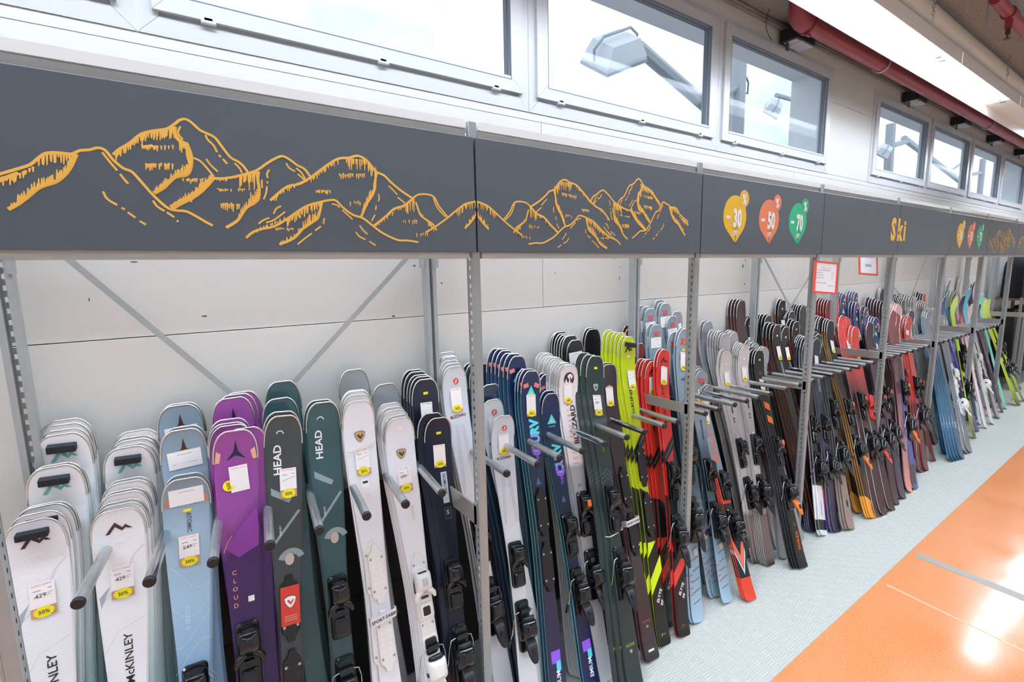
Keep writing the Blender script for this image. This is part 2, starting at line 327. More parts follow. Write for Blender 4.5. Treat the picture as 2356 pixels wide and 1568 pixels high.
# the same row carries on past both edges of the picture, and the shop has more such rows behind the camera
for x0 in (-5.4, -3.6, -1.8, 0, 9.1, 10.9): luminaire(x0, x0 + 1.8, -.137, 'white tube light farther along the row over the ski rack', True, 'tube_light_offscreen')
for yc in (-3.1, -6.1):
    for k in range(-2, 7): luminaire(1.8 * k, 1.8 * k + 1.8, yc, 'white tube light of a row behind the aisle, %s' % ('next to the orange floor' if yc > -4 else 'far from the rack'), True, 'tube_light_offscreen')
b = MB(); b.tube([(1.5, -.19, 3.625), (XR, -.19, 3.625)], .072, 20); tag(b.build('duct_pipe', mat('cream_pipe_paint', 'd8d0c4', .4)), 'thick cream pipe running along the ceiling above the tube lights', 'pipe')
RED = mat('red_sprinkler_paint', '8c2f3a', .35, noise=.05, nscale=8)
t = thing('sprinkler_pipe', 'thick red sprinkler pipe with an elbow beside the tube light', 'pipe', (4.05, .25, 3.57))
b = MB(); b.tube([(.02, 0, 0), (9.9, 0, 0)], .055, 20); b.build('pipe', RED, t)
b = MB(); b.tube([(.1, 0, 0), (.02, 0, 0), (-.04, -.008, .012), (-.075, -.02, .045), (-.085, -.02, .15)], [.062, .066, .068, .064, .058], 18); b.build('elbow', RED, t)
b = MB(); b.tube([(.07, 0, 0), (.1, 0, 0)], .071, 18)
for a in (40, 150, 265):
    c, s = math.cos(math.radians(a)) * .075, math.sin(math.radians(a)) * .075; b.tube([(.06, c, s), (.115, c, s)], .011, 6)
b.build('coupling', RED, t)
for x in (1.35, 4.55, 7.5):
    b = MB(); b.tube([(x, .08, .15), (x, .075, .02)] + [(x, .062 * math.cos(a), .062 * math.sin(a)) for a in [math.radians(k) for k in range(0, -181, -20)]] + [(x, -.07, .05)], .006, 6); b.build('hanger', GALV, t)
t = thing('sprinkler_pipe', 'thinner red sprinkler pipe with a hanging head, away from the wall', 'pipe', (4.9, -.53, 3.6))
b = MB(); b.tube([(0, 0, 0), (6, 0, 0)], .034, 14); b.build('pipe', RED, t)
b = MB(); b.tube([(.32, 0, 0), (.4, 0, 0)], .043, 14); b.tube([(.36, 0, -.02), (.36, 0, -.09)], .022, 10); b.build('tee', RED, t)
b = MB(); b.tube([(.36, 0, -.09), (.36, 0, -.13)], .014, 8); b.tube([(.36, 0, -.155), (.36, 0, -.158)], .022, 10); b.tube([(.35, 0, -.13), (.345, 0, -.155)], .003, 5); b.tube([(.37, 0, -.13), (.375, 0, -.155)], .003, 5); b.build('sprinkler_head', mat('brass_dark', '5c4038', .4, .6), t)
CH = MB()
for k in range(8):
    z = .016 + k * .021; A = [2 * math.pi * i / 10 for i in range(11)]
    CH.tube([((math.cos(a) * .008 if k % 2 else 0), (0 if k % 2 else math.cos(a) * .008), z + math.sin(a) * .0145) for a in A], .0026, 5, caps=False)
CHM = CH.mesh('links', CHROME); HK = MB(); HK.tube([(0, 0, .01), (.004, 0, -.004), (.016, 0, -.012), (.02, 0, -.002), (.012, 0, .006)], .003, 6); HK.tube([(0, 0, -.002), (.02, .006, -.04)], .002, 5); HKM = HK.mesh('hook', CHROME)
for x, lab in ((4.66, 'steel chain with hook holding the lit tube light by the red elbow'), (6.58, 'steel chain with hook holding the farther lit tube light')):
    t = thing('lamp_chain', lab, 'chain', (x, -.285, 3.535), 'chains of the tube lights'); put('links', CHM, t); put('hook', HKM, t)
for i, (x, y) in enumerate(((5.35, -.62), (5.75, -.66), (5.1, -.45))):
    b = MB(); b.tube([(0, 0, 0), (0, 0, .2)], .005, 6); b.tube([(0, 0, .195), (0, 0, .2)], .018, 8); tag(b.build('threaded_rod', GALV, None, (x, y, CEIL - .2)), 'thin steel rod hanging from the grey ceiling boards', 'rod', 'rods under the ceiling')
# window openers on their conduit
b = MB(); b.tube([(XL, WALLY - .022, 3.668), (XR, WALLY - .022, 3.668)], .012, 8); tag(b.build('conduit', mat('grey_conduit', '86827f', .45)), 'grey conduit running along the wall above the windows', 'conduit')
for i, (x, d) in enumerate(((4.40, 'above the window with the deep pale reveal'), (6.83, 'above the first window past the wide pier'), (8.39, 'above the second window past the wide pier'), (9.95, 'above the third window past the wide pier'), (11.5, 'above the last window of the far row'))):
    t = thing('window_opener', 'black chain opener box ' + d, 'window opener', (x, WALLY - .012, 3.60), 'window openers')
    b = MB(); b.bevbox(-.14, .14, -.13, -.005, -.042, .045, .006, 0); b.build('case', BLACK, t)
    b = MB(); b.box(-.06, .125, -.125, -.02, -.046, -.041); b.box(-.125, -.065, -.12, -.03, -.0445, -.041); b.build('cover_plate', mat('opener_plate', 'a8a9b0', .35), t)
    b = MB(); b.box(-.135, -.10, -.06, -.052, -.10, -.04); b.build('bracket', mat('dark_bracket', '3f444a', .4), t)
b = MB(); c = onY(1765, 60, .46); b.tube([onY(1772, 15, .46), onY(1764, 38, .46), onY(1762, 62, .46), onY(1768, 80, .46), onY(1776, 92, .46)], .0022, 5); b.tube([onY(1758, 52, .455), onY(1768, 51, .455)], .002, 5)
tag(b.build('loose_cable', BLACK), 'short loose black cable tied to the conduit near the red elbow', 'cable')

# ------------------------------------------------------------------ outside the windows: floodlights on masts
STEEL = mat('outdoor_steel', 'a6a9ac', .5, .3); LENS = mat('flood_glass', 'd2d5d8', .12)
def flood(loc, rot, s, lab):
    t = thing('floodlight', lab, 'floodlight', loc, 'floodlights outside'); t.rotation_euler = rot; t.scale = (s, s, s)
    b = MB(); b.loft([[(-.3, -.22, 0), (.3, -.22, 0), (.3, .22, 0), (-.3, .22, 0)], [(-.3, -.22, .05), (.3, -.22, .05), (.3, .22, .05), (-.3, .22, .05)], [(-.2, -.17, .24), (.2, -.17, .24), (.2, .17, .24), (-.2, .17, .24)]]); b.build('casing', mat('flood_casing', 'd4d6d8', .5), t)
    b = MB(); ringframe(b, -.31, .31, -.23, .23, .035, -.02, .012); me = b.mesh('rim', STEEL); o = put('rim', me, t); o.rotation_euler = (math.pi / 2, 0, 0)
    b = MB(); b.box(-.275, .275, -.195, .195, -.012, -.004); b.build('lens', LENS, t)
    b = MB(); b.tube([(-.31, 0, .08), (-.33, 0, .2), (-.2, 0, .3), (.2, 0, .3), (.33, 0, .2), (.31, 0, .08)], .016, 6); b.build('yoke', STEEL, t)
def mast(pts, r, lab, extra=()):
    t = thing('light_mast', lab, 'mast', tuple(pts[0][0]), 'masts outside'); o0 = Vector(pts[0][0])
    pts[0] = (pts[0][0], Vector((pts[0][1].x, pts[0][1].y, -.12)))
    for i, (p0, p1) in enumerate(pts):
        b = MB(); b.tube([Vector(p0) - o0, Vector(p1) - o0], r[i] if isinstance(r, list) else r, 8, smooth=False); b.build('post' if i == 0 else 'arm', STEEL, t)
    for e_ in extra:
        b = MB(); b.tube([Vector(q) - o0 for q in e_], .012, 5); b.build('cable', mat('outdoor_cable', '707478', .5), t)
flood(onY(1412, 140, 2.5), (math.radians(38), math.radians(-24), math.radians(-8)), .95, 'large pale floodlight seen through the wide window left of the pier')
mast([(onY(1700, 160, 2.5) + Vector((0, 0, .5)), onY(1692, 400, 2.5)), (onY(1468, 108, 2.5), onY(1625, 245, 2.5)), (onY(1625, 245, 2.45), onY(1695, 200, 2.5))], [.1, .075, .05], 'blue grey mast with a braced arm behind the window beside the pier', [(onY(1712, 165, 2.48), onY(1722, 190, 2.48), onY(1720, 215, 2.48), onY(1705, 212, 2.48))])
flood(onY(1775, 255, 3.4), (math.radians(40), math.radians(-35), math.radians(20)), .62, 'smaller floodlight seen beside the deep window reveal')
mast([(Vector((11.2, 3.5, 5.2)), Vector((11.2, 3.5, 0))), (Vector((9.75, 3.42, 5.0)), Vector((11.2, 3.5, 5.1)))], [.08, .04], 'mast carrying the smaller floodlight behind the pier')
mast([(onY(2050, 285, 3.2), onY(2048, 470, 3.2)), (onY(2020, 345, 3.2), onY(2085, 325, 3.2)), (onY(2080, 318, 3.2), onY(2220, 425, 3.2)), (onY(2185, 395, 3.2), onY(2212, 375, 3.2))], [.1, .06, .07, .03], 'blue mast with a long sloping strut behind the far windows')
flood(onY(2030, 352, 3.1), (math.radians(40), math.radians(-30), math.radians(10)), .62, 'floodlight on a mast behind the first far window')
mast([(onY(2262, 365, 3.2), onY(2256, 470, 3.2)), (onY(2232, 402, 3.2), onY(2262, 396, 3.2))], [.08, .05], 'thin blue mast behind the third far window')
b = MB(); b.box(6, 40, 14, 18, -.1, 5.2); tag(b.build('neighbour_hall', mat('far_facade', 'd6dbe0', .8)), 'low pale building roofline far outside the windows', 'building')
b = MB(); b.box(-20, 60, Y1 + .02, 40, -.3, -.12); struct(b.build('ground_outside', mat('yard_asphalt', '8c8f92', .9)))

# ================================================================== THE SKI RACK
RACK = thing('ski_rack', 'long grey steel ski rack with slotted uprights and rows of dividing pegs', 'rack', (0, 0, 0))
def slotted(b, x, y0, y1, z0, z1, pitch, sw, sh, zs0=None):
    """vertical plate at x spanning y0..y1 with a row of slots"""
    yc = (y0 + y1) / 2; a, c = yc - sw / 2, yc + sw / 2
    b.face([(x, y0, z0), (x, a, z0), (x, a, z1), (x, y0, z1)]); b.face([(x, c, z0), (x, y1, z0), (x, y1, z1), (x, c, z1)])
    z = z0; n = int((z1 - z0) / pitch)
    for k in range(n):
        zz = z0 + k * pitch; b.face([(x, a, zz), (x, c, zz), (x, c, zz + pitch - sh), (x, a, zz + pitch - sh)])
    b.face([(x, a, z0 + n * pitch), (x, c, z0 + n * pitch), (x, c, z1), (x, a, z1)])
b = MB(); w = .0155
b.bevbox(-w, w, .016, .019, 0, FT + .056, .001)                                   # front face
slotted(b, -w, .019, .06, 0, FT + .056, .0333, .008, .0135); slotted(b, w, .019, .06, 0, FT + .056, .0333, .008, .0135)
b.box(-w, -w + .006, .058, .062, 0, FT + .056); b.box(w - .006, w, .058, .062, 0, FT + .056)
b.box(-w - .006, -w, .016, .024, 0, FB - .02); b.box(-.03, .03, .01, .09, 0, .012)
FUP = b.mesh('front_upright', UPR)
b = MB(); w = .024
b.box(-w, -w + .016, .425, .43, 0, 2.6); b.box(w - .016, w, .425, .43, 0, 2.6); b.box(-w, -w + .002, .43, .47, 0, 2.6); b.box(w - .002, w, .43, .47, 0, 2.6); b.box(-w + .014, -w + .016, .43, .45, 0, 2.6); b.box(w - .016, w - .014, .43, .45, 0, 2.6)
bb = MB(); slotted(bb, 0, -.010, .010, 0, 2.6, .0333, .007, .0145)
b.idx([(y, .448, z) for x, y, z in bb.v], bb.f)
UPD = UPR; BUP = b.mesh('back_upright', UPD)
for k in range(0, 9):
    put('front_upright', FUP, RACK, (BAY * k + .004, 0, 0)); put('back_upright', BUP, RACK, (BAY * k + .013, 0, 0))
TOPW = mat('white_top_beam', 'f0f1ef', .4); DKR = mat('dark_brown_profile', '1c1518', .5)
ARMZ = {1: (.95, 1.03), 2: (1.155, 1.21), 3: (1.08, 1.14), 4: (1.14, 1.2), 5: (1.1, 1.16), 6: (1.12, 1.19), 7: (1.12, 1.19), 8: (1.12, 1.19), 0: (1.0, 1.06)}
for k in range(1, 9):
    z0, z1 = ARMZ[k]; b = MB(); b.box(-.026, -.017, .03, .43, z0, z1); b.box(-.026, -.016, .028, .05, z0 - .012, z1 + .01); b.build('side_arm', BRUSH, RACK, (BAY * k + .004, 0, 0))
for k in range(0, 8):
    X = BAY * k
    b = MB(); b.box(X + .03, X + BAY - .022, .022, .05, FT + .032, FT + .06); b.build('top_beam', TOPW, RACK)
    b = MB(); b.box(X + .03, X + BAY - .022, .03, .05, FT - .05, FT + .031); b.build('lamp_profile', BRUSH, RACK)
    b = MB(); b.box(X + .03, X + BAY - .022, .02, .05, FB - .022, FB + .02); b.build('bottom_beam', BRUSH, RACK)
    for s in (0, 1):
        b = MB(); x = X + (.038 if s == 0 else BAY - .03); b.box(x - .01, x + .01, .42, .426, FB - .05, FB + .01); b.build('bracket', UPD, RACK)
    if k < 7:
        b = MB(); b.box(X + .04, X + BAY - .015, .44, .462, 1.06, 1.115); b.build('peg_rail', BRUSH, RACK)
        b = MB(); b.box(X + .04, X + BAY - .015, .505, .512, 0.01, .52); b.build('backing_panel', mat('dark_brown_board', '2a2422', .6), RACK)
        b = MB(); b.box(X + .04, X + BAY - .015, .505, .512, .525, 1.05); b.build('backing_panel', mat('dark_brown_board', '2a2422', .6), RACK)
def brace(p0, p1):
    a, c = onY(*p0, .462), onY(*p1, .462); d = (c - a).normalized(); n = Vector((-d.z, 0, d.x)) * .0095; b = MB()
    a = a - d * .06; c = c + d * .14
    b.loft([[a - n, a + n, a + n + Vector((0, .003, 0)), a - n + Vector((0, .003, 0))], [c - n, c + n, c + n + Vector((0, .003, 0)), c - n + Vector((0, .003, 0))]]); b.build('brace', UPD, RACK)
for p0, p1 in (((150, 590), (520, 895)), ((935, 595), (680, 875)), ((1758, 590), (1815, 700)), ((1878, 610), (1820, 705)), ((2040, 640), (2065, 670)), ((2130, 595), (2105, 660)), ((2224, 600), (2231, 650))): brace(p0, p1)
PEGX = [.136, .282, .430, .579, .724, .878, 1.018, 1.161, 1.453, 1.612, 1.735, 1.866, 2.012, 2.160, 2.29, 2.444, 2.555, 2.80, 2.929, 3.090, 3.22, 3.362, 3.499, 3.706, 3.878] + [4.09 + .148 * i for i in range(8)] + [5.42 + .148 * i for i in range(8)] + [6.75 + .148 * i for i in range(8)] + [8.08 + .148 * i for i in range(8)]
TIP = mat('black_end_cap', '1b191b', .5)
b = MB(); b.tube([(0, 0, 0), (0, .425, 0)], .0148, 14); PEGM = b.mesh('peg', GALV); PEGC = None
b2 = MB(); b2.tube([(0, 0, 0), (0, .425, 0)], .0148, 14); PEGC = b2.mesh('peg', CHROME)
b = MB(); b.tube([(0, -.011, 0), (0, -.008, 0), (0, .0005, 0)], [.0125, .0156, .0156], 14); CAPM = b.mesh('end_cap', TIP)
for i, x in enumerate(PEGX):
    pz = 1.13
    o = put('peg', PEGC if i in (1, 12, 14, 17, 18, 20, 22, 23) or i > 26 and i % 3 == 0 else PEGM, RACK, (x, .03, pz)); put('end_cap', CAPM, o); o.rotation_euler = (0, 0, -.12 if x < 1.3 else (-.055 if x < 2.6 else 0))

# ================================================================== FASCIA SIGNS
CHAR = mat('charcoal_sign_panel', '525b64', .36, spec=.7); GOLD = mat('golden_print', 'fcc656', .55); GOLD2 = mat('orange_print', 'e89c3a', .55)
WHITE = mat('white_print', 'f7f7f5', .5); INK = mat('dark_print', '26221f', .6)
def C1(pts, ox=0): return [(p[0] / 2.6138 + ox, p[1] / 2.6138) for p in pts]
def PL(pts, ox=0):      # traced points -> metres on the sign plane (bay 0)
    r = []
    for x, y in C1(pts, ox): q = onY(x, y, 0); r.append((q.x, q.z))
    return r
LW = .0062
A_lines = [  # ridge and detail lines (tracing scale), width factor
 ([(-60, 1062), (80, 1022), (180, 990), (230, 950), (280, 920), (360, 918), (430, 925), (480, 905), (540, 900), (590, 888), (635, 905), (680, 960), (740, 1010), (790, 1030), (830, 1070), (900, 1150), (960, 1210), (1010, 1250), (1060, 1265), (1120, 1270), (1180, 1300), (1240, 1335), (1280, 1355)], 1),
 ([(460, 925), (445, 960), (420, 1010), (380, 1060), (330, 1095), (280, 1110), (230, 1130), (170, 1180), (110, 1225), (50, 1258)], 1.3),
 ([(-60, 1108), (0, 1085), (60, 1058), (110, 1040)], 1.2),
 ([(680, 930), (720, 895), (780, 860), (850, 805), (930, 785), (1000, 775), (1050, 745), (1080, 722), (1115, 716), (1150, 735), (1200, 780), (1240, 800), (1290, 825), (1330, 875), (1385, 945), (1430, 970), (1465, 1000), (1490, 1035)], 1),
 ([(1050, 760), (1050, 800), (1075, 840), (1120, 870), (1140, 910), (1150, 950), (1145, 1010), (1120, 1050), (1060, 1060), (1020, 1090), (980, 1130), (925, 1160)], 1.5),
 ([(1150, 945), (1200, 965), (1240, 1005), (1285, 1060)], .8), ([(1235, 810), (1250, 840), (1285, 875), (1305, 915)], .8), ([(1318, 930), (1326, 945)], .8), ([(1340, 955), (1366, 985)], .8),
 ([(1085, 760), (1070, 800), (1100, 838)], .7), ([(1120, 855), (1136, 873)], .7),
 ([(1280, 1070), (1350, 1072), (1440, 1055), (1540, 1025), (1600, 985), (1650, 955), (1700, 938), (1750, 965), (1790, 995), (1830, 1015), (1865, 1060)], 1),
 ([(1555, 1030), (1550, 1080), (1558, 1130), (1555, 1190), (1530, 1220), (1480, 1250), (1440, 1310), (1415, 1335), (1360, 1368)], 1.2),
 ([(1285, 1060), (1240, 1110), (1200, 1150), (1140, 1190), (1080, 1220), (1030, 1250)], 2.2), ([(1240, 955), (1265, 990), (1310, 1032)], .7), ([(1410, 980), (1440, 1010), (1455, 1040)], .7),
 ([(615, 915), (650, 960), (705, 1025)], .8), ([(722, 1045), (745, 1075), (772, 1105)], .8), ([(620, 1150), (645, 1195), (705, 1232)], .8), ([(730, 1248), (752, 1259)], .8), ([(768, 1275), (815, 1308)], .8), ([(840, 1328), (878, 1350)], .8),
 ([(920, 1205), (945, 1240), (990, 1268)], .8), ([(1003, 1275), (1048, 1305)], .8), ([(1063, 1325), (1073, 1332)], .8), ([(1620, 1020), (1605, 1045), (1610, 1070)], .7), ([(1608, 1090), (1608, 1102)], .7), ([(1605, 1120), (1600, 1160), (1585, 1198)], .7), ([(1574, 1080), (1576, 1130)], .7),
 ([(1720, 980), (1740, 1010), (1775, 1030)], .7), ([(1790, 1045), (1832, 1082)], .7), ([(1780, 1010), (1810, 1035), (1835, 1075)], .7),
 ([(1625, 1205), (1670, 1165), (1730, 1120), (1800, 1105), (1870, 1065), (1950, 1005), (2030, 955), (2100, 948), (2150, 936), (2200, 960), (2240, 1005), (2267, 1035), (2310, 1055), (2350, 1095), (2410, 1145), (2470, 1185), (2485, 1195)], 1.1),
 ([(1480, 1430), (1520, 1395), (1580, 1375), (1650, 1360), (1720, 1320), (1790, 1270), (1850, 1235), (1930, 1213), (1980, 1203), (2020, 1205), (2060, 1245), (2120, 1290), (2180, 1310), (2240, 1355), (2300, 1400), (2390, 1442), (2450, 1445), (2515, 1455)], 1),
 ([(1935, 1215), (1925, 1260), (1910, 1310), (1870, 1340), (1820, 1375), (1780, 1420), (1740, 1445), (1680, 1468)], 1.2), ([(1555, 1345), (1580, 1325), (1620, 1308)], .7), ([(1600, 1338), (1650, 1320), (1715, 1272)], .7), ([(1645, 1285), (1660, 1255), (1690, 1238)], .7),
 ([(1790, 1468), (1830, 1435), (1875, 1402)], .7), ([(1895, 1385), (1930, 1360)], .7), ([(1945, 1345), (1950, 1310)], .7),
 ([(2267, 1035), (2255, 1085), (2255, 1130), (2235, 1180), (2205, 1220), (2185, 1270), (2170, 1305)], 1.2), ([(2485, 1190), (2520, 1168), (2590, 1172), (2620, 1200), (2640, 1240), (2695, 1308)], .9), ([(2485, 1190), (2430, 1235), (2370, 1255), (2320, 1300), (2245, 1360)], 1.1),
 ([(2500, 1215), (2515, 1260), (2530, 1295), (2570, 1325), (2605, 1350), (2625, 1385)], 1), ([(2560, 1397), (2620, 1360), (2690, 1310), (2750, 1260), (2800, 1225), (2862, 1211)], 1), ([(2862, 1290), (2830, 1335), (2795, 1372)], 1.2),
 ([(2335, 1115), (2370, 1150), (2388, 1170)], .7), ([(2390, 1185), (2435, 1222)], .7), ([(2275, 1165), (2280, 1190), (2275, 1210)], .7), ([(2262, 1235), (2258, 1262)], .7), ([(2255, 1290), (2235, 1328)], .7), ([(1995, 1225), (2025, 1232), (2042, 1248)], .7), ([(2058, 1262), (2120, 1318)], .7),
 ([(2162, 1355), (2185, 1385), (2210, 1408)], .7), ([(2140, 1395), (2160, 1420), (2198, 1440)], .7), ([(2220, 1450), (2258, 1475)], .7), ([(2605, 1185), (2630, 1250), (2680, 1305)], .7), ([(2580, 1340), (2600, 1368)], .7)]
A_hatch = [  # polyline, up(+)/down(-) stroke range, spacing
 ([(230, 950), (280, 922), (360, 920), (460, 925)], (25, 70), 13), ([(-40, 1070), (110, 1045), (200, 1000)], (20, 60), 14), ([(440, 970), (420, 1010), (380, 1060), (330, 1095)], (-70, -30), 11), ([(330, 1095), (230, 1130), (110, 1225), (70, 1248)], (-60, -25), 12),
 ([(690, 930), (780, 860), (850, 805)], (18, 45), 11), ([(850, 805), (930, 785), (1050, 760)], (30, 75), 9), ([(1075, 840), (1120, 870), (1148, 950)], (30, 75), 8), ([(1150, 960), (1145, 1010), (1120, 1050), (1060, 1060)], (-70, -30), 8), ([(1060, 1060), (980, 1130), (930, 1160)], (-50, -20), 10),
 ([(1280, 1070), (1150, 1185), (1030, 1250)], (-45, -15), 8), ([(1270, 1085), (1140, 1195)], (10, 30), 9), ([(1290, 1070), (1440, 1055)], (12, 35), 11), ([(1440, 1055), (1550, 1028)], (35, 110), 9), ([(1555, 1120), (1555, 1190), (1530, 1220), (1480, 1250)], (-80, -30), 8), ([(1480, 1250), (1430, 1320)], (-40, -15), 10),
 ([(1640, 1195), (1730, 1122), (1870, 1067), (2030, 957)], (10, 34), 12), ([(2080, 950), (2200, 960), (2262, 1035)], (25, 75), 9), ([(2258, 1060), (2255, 1130), (2235, 1180)], (-80, -20), 8), ([(2235, 1180), (2175, 1300)], (-70, -20), 9), ([(1490, 1425), (1580, 1375), (1720, 1320)], (-22, -8), 12), ([(1720, 1320), (1850, 1237), (1930, 1216)], (18, 50), 9), ([(1925, 1280), (1900, 1320), (1820, 1375)], (-60, -20), 9), ([(1820, 1375), (1760, 1435), (1690, 1465)], (-30, -10), 11),
 ([(2250, 1358), (2320, 1300), (2430, 1235)], (-4, 26), 11), ([(2430, 1235), (2490, 1195)], (20, 80), 9), ([(2520, 1270), (2570, 1325), (2610, 1355)], (-10, 40), 10), ([(2740, 1268), (2800, 1227), (2858, 1213)], (18, 55), 10), ([(2858, 1295), (2800, 1370)], (-30, -8), 10)]
A_ticks = [(855, 1050, 890, 34), (880, 1060, 1005, 42), (1100, 1230, 1088, 24), (1310, 1480, 1145, 18), (1330, 1450, 1245, 46), (1910, 1990, 1155, 22), (2040, 2200, 1062, 34), (1890, 1995, 1155, 20), (2105, 2175, 1225, 26), (2425, 2515, 1335, 26), (2505, 2580, 1412, 24), (1660, 1770, 1380, 18), (1805, 1880, 1300, 20)]
def mountain_art(fn, name, parent, m):
    rnd = random.Random(3); d = Decal()
    def smooth(pts):
        out = []
        for i in range(len(pts) - 1):
            p0 = pts[max(i - 1, 0)]; p1 = pts[i]; p2 = pts[i + 1]; p3 = pts[min(i + 2, len(pts) - 1)]
            for t in (0, .34, .67):
                out.append(tuple(.5 * ((2 * p1[k]) + (-p0[k] + p2[k]) * t + (2 * p0[k] - 5 * p1[k] + 4 * p2[k] - p3[k]) * t * t + (-p0[k] + 3 * p1[k] - 3 * p2[k] + p3[k]) * t ** 3) for k in (0, 1)))
        return out + [pts[-1]]
    for pts, w in A_lines:
        P = [p for p in PL(smooth(pts) if len(pts) > 2 else pts)]
        d.ribbon(P, LW * w, m)
    def stroke(x, y, dy):
        q = PL([(x, y), (x + rnd.uniform(-2, 2), y + dy)]); d.ribbon(q, [LW * .75, LW * .35], m)
    for pts, (a, c), sp in A_hatch:
        for i in range(len(pts) - 1):
            (x0, y0), (x1, y1) = pts[i], pts[i + 1]; L = max(abs(x1 - x0), abs(y1 - y0)); n = max(2, int(L / sp))
            for k in range(n):
                t = (k + rnd.random()) / n; stroke(x0 + (x1 - x0) * t, y0 + (y1 - y0) * t, rnd.uniform(a, c))
    for x0, x1, y, h in A_ticks:
        n = int((x1 - x0) / 11)
        for k in range(n):
            if rnd.random() < .2: continue
            stroke(x0 + (x1 - x0) * k / n, y - h / 2 + rnd.uniform(-5, 5), h * rnd.uniform(.5, 1.1))
    me = d.mesh(name, lambda x, z, e: fn(x, z, e)); return put(name, me, parent)
def sign(k, lab):
    t = thing('fascia_sign', lab, 'sign', (BAY * k, 0, FB), 'fascia signs above the rack')
    b = MB(); g = .0035; b.bevbox(g, BAY - g, 0, .0145, 0, FT - FB, .002); b.build('panel', CHAR, t); return t
def clipped(X0):   # keeps the print inside its own panel
    return lambda x: min(max(x, X0 + .005), X0 + BAY - .005)
S = [sign(0, 'charcoal sign with gold mountain peaks, largest panel over the white skis'), sign(1, 'charcoal sign with mirrored gold mountains, left of the discount panel'),
     sign(2, 'charcoal sign with yellow, orange and green discount pins, left of the lettered panels'), sign(3, 'plain charcoal sign carrying the first letters of the ski lettering'),
     sign(4, 'plain charcoal sign carrying the last letters of the ski lettering'), sign(5, 'charcoal sign with discount pins between lettering and far mountains'),
     sign(6, 'charcoal sign with small mountains beside the far discount pins'), sign(7, 'charcoal end sign with the last gold mountains')]
cl = lambda x, a, c: min(max(x, a), c)
mountain_art(lambda x, z, e: (cl(x, .004, BAY - .0035), -e, z - FB), 'mountain_print', S[0], GOLD)
mountain_art(lambda x, z, e: (cl(BAY - x, .0035, BAY - .004), -e, z - FB), 'mountain_print', S[1], GOLD)
mountain_art(lambda x, z, e: (cl(BAY - x + .02, .0035, BAY - .004), -e, z - FB), 'mountain_print', S[6], GOLD)
mountain_art(lambda x, z, e: (cl(x, .004, BAY - .0035), -e, z - FB), 'mountain_print', S[7], GOLD)
def pins(t):
    for xo, n, c1, c2 in ((.299, '-30', 'f4c72a', 'f3bf49'), (.650, '-50', 'f58d5c', 'f3876a'), (.989, '-70', '2fc98c', '3ab987')):
        m1 = mat('pin_' + c1, c1, .5); m2 = mat('pin_' + c2, c2, .5); d = Decal(); cz = .2; R = .11
        pts = [(xo + R * math.cos(math.radians(a)), cz + R * math.sin(math.radians(a))) for a in range(-35, 216, 10)] + [(xo + .012, .055), (xo + .006, .049)]
        d.poly(pts, m1, 0); d.disc(xo + .082, cz + .097, .047, m2, 1, 28)
        d.text('%', xo + .082, cz + .095, .056, WHITE, 0, 3, .035, .72); d.text(n[1:], xo + .022, cz - .006, .094, WHITE, 0, 3, .05, .62); d.rect(xo - .068, cz - .008, .038, .016, WHITE, 3); d.text('OFF', xo + .004, cz - .088, .028, WHITE, 0, 3, .03, .7)
        put('discount_pin', d.mesh('discount_pin', lambda x, z, e: (x, -e, z)), t)
pins(S[2]); pins(S[5])
# "Ski" spans the seam: each letter belongs to the panel it stands on
for s_, x, t, k in (('S', 5.205, S[3], 3), ('k', 5.332 + .022, S[4], 4), ('i', 5.445, S[4], 4)):
    d = Decal(); d.text(s_, x - BAY * k, 2.218 - FB, .168, GOLD, 0, 0, .05 if s_ != 'i' else .03, .86 if s_ != 'i' else 1.1); put('lettering', d.mesh('lettering', lambda x, z, e: (x, -e, z)), t)
# hanging paper signs in red frames
REDF = mat('red_orange_frame', 'ee5a3c', .35); PAPER = mat('white_paper', 'f1eff2', .6); GREYT = mat('grey_print', '9a98a0', .7)
def papersign(c, w, h, rot, lab, fill, rm):
    t = thing('paper_sign', lab, 'sign', c); t.rotation_euler = rot
    b = MB(); ringframe(b, -w / 2, w / 2, 0, h, .012, -.004, .006); b.build('frame', rm, t)
    b = MB(); b.box(-w / 2 + .006, w / 2 - .006, -.001, .002, .006, h - .006); b.build('sheet', PAPER, t)
    d = Decal(); fill(d, w, h); put('print', d.mesh('print', lambda x, z, e: (x, -.001 - e, z)), t); return t
def fill1(d, w, h):
    d.text('Skimontage', 0, h * .8, .015, mat('pale_red_print', 'd8b8b8', .6), 0, 0, .0, .8)
    for z, a, c in ((.72, -.08, .03), (.645, -.085, -.03), (.57, -.085, -.02), (.49, -.085, -.02), (.33, -.08, .01), (.25, .02, .075)): d.rect((a + c) / 2, h * z, c - a, .003, GREYT, 0)
    for z in (.645, .57, .49): d.rect(.055, h * z, .012, .004, GREYT, 0)
def fill2(d, w, h): d.text('RACE', 0, h * .42, .022, mat('slate_print', '4d5870', .6), 0, 0, .02, .85); d.rect(0, h * .8, .12, .012, mat('pale_print', 'cdbfc6', .7), 0)
papersign(onY(1897, 675, -.09), .2, .205, (math.radians(-4), math.radians(5), math.radians(-16)), 'white price list in a bright red frame clipped to the rack upright', fill1, REDF)
papersign(onY(1998, 632, .16), .2, .19, (math.radians(-10), math.radians(5), math.radians(-20)), 'white paper sign reading race in a red frame below the fascia', fill2, REDF)
# small transparent hook of the price list touching the upright
b = MB(); q = onY(1897, 676, -.086); b.tube([q, (BAY * 3 + .004, .012, q.z - .004)], .004, 6); tag(b.build('sign_clip', mat('clear_clip', 'dfe3e2', .2)), 'small clear clip holding the red framed price list', 'clip')

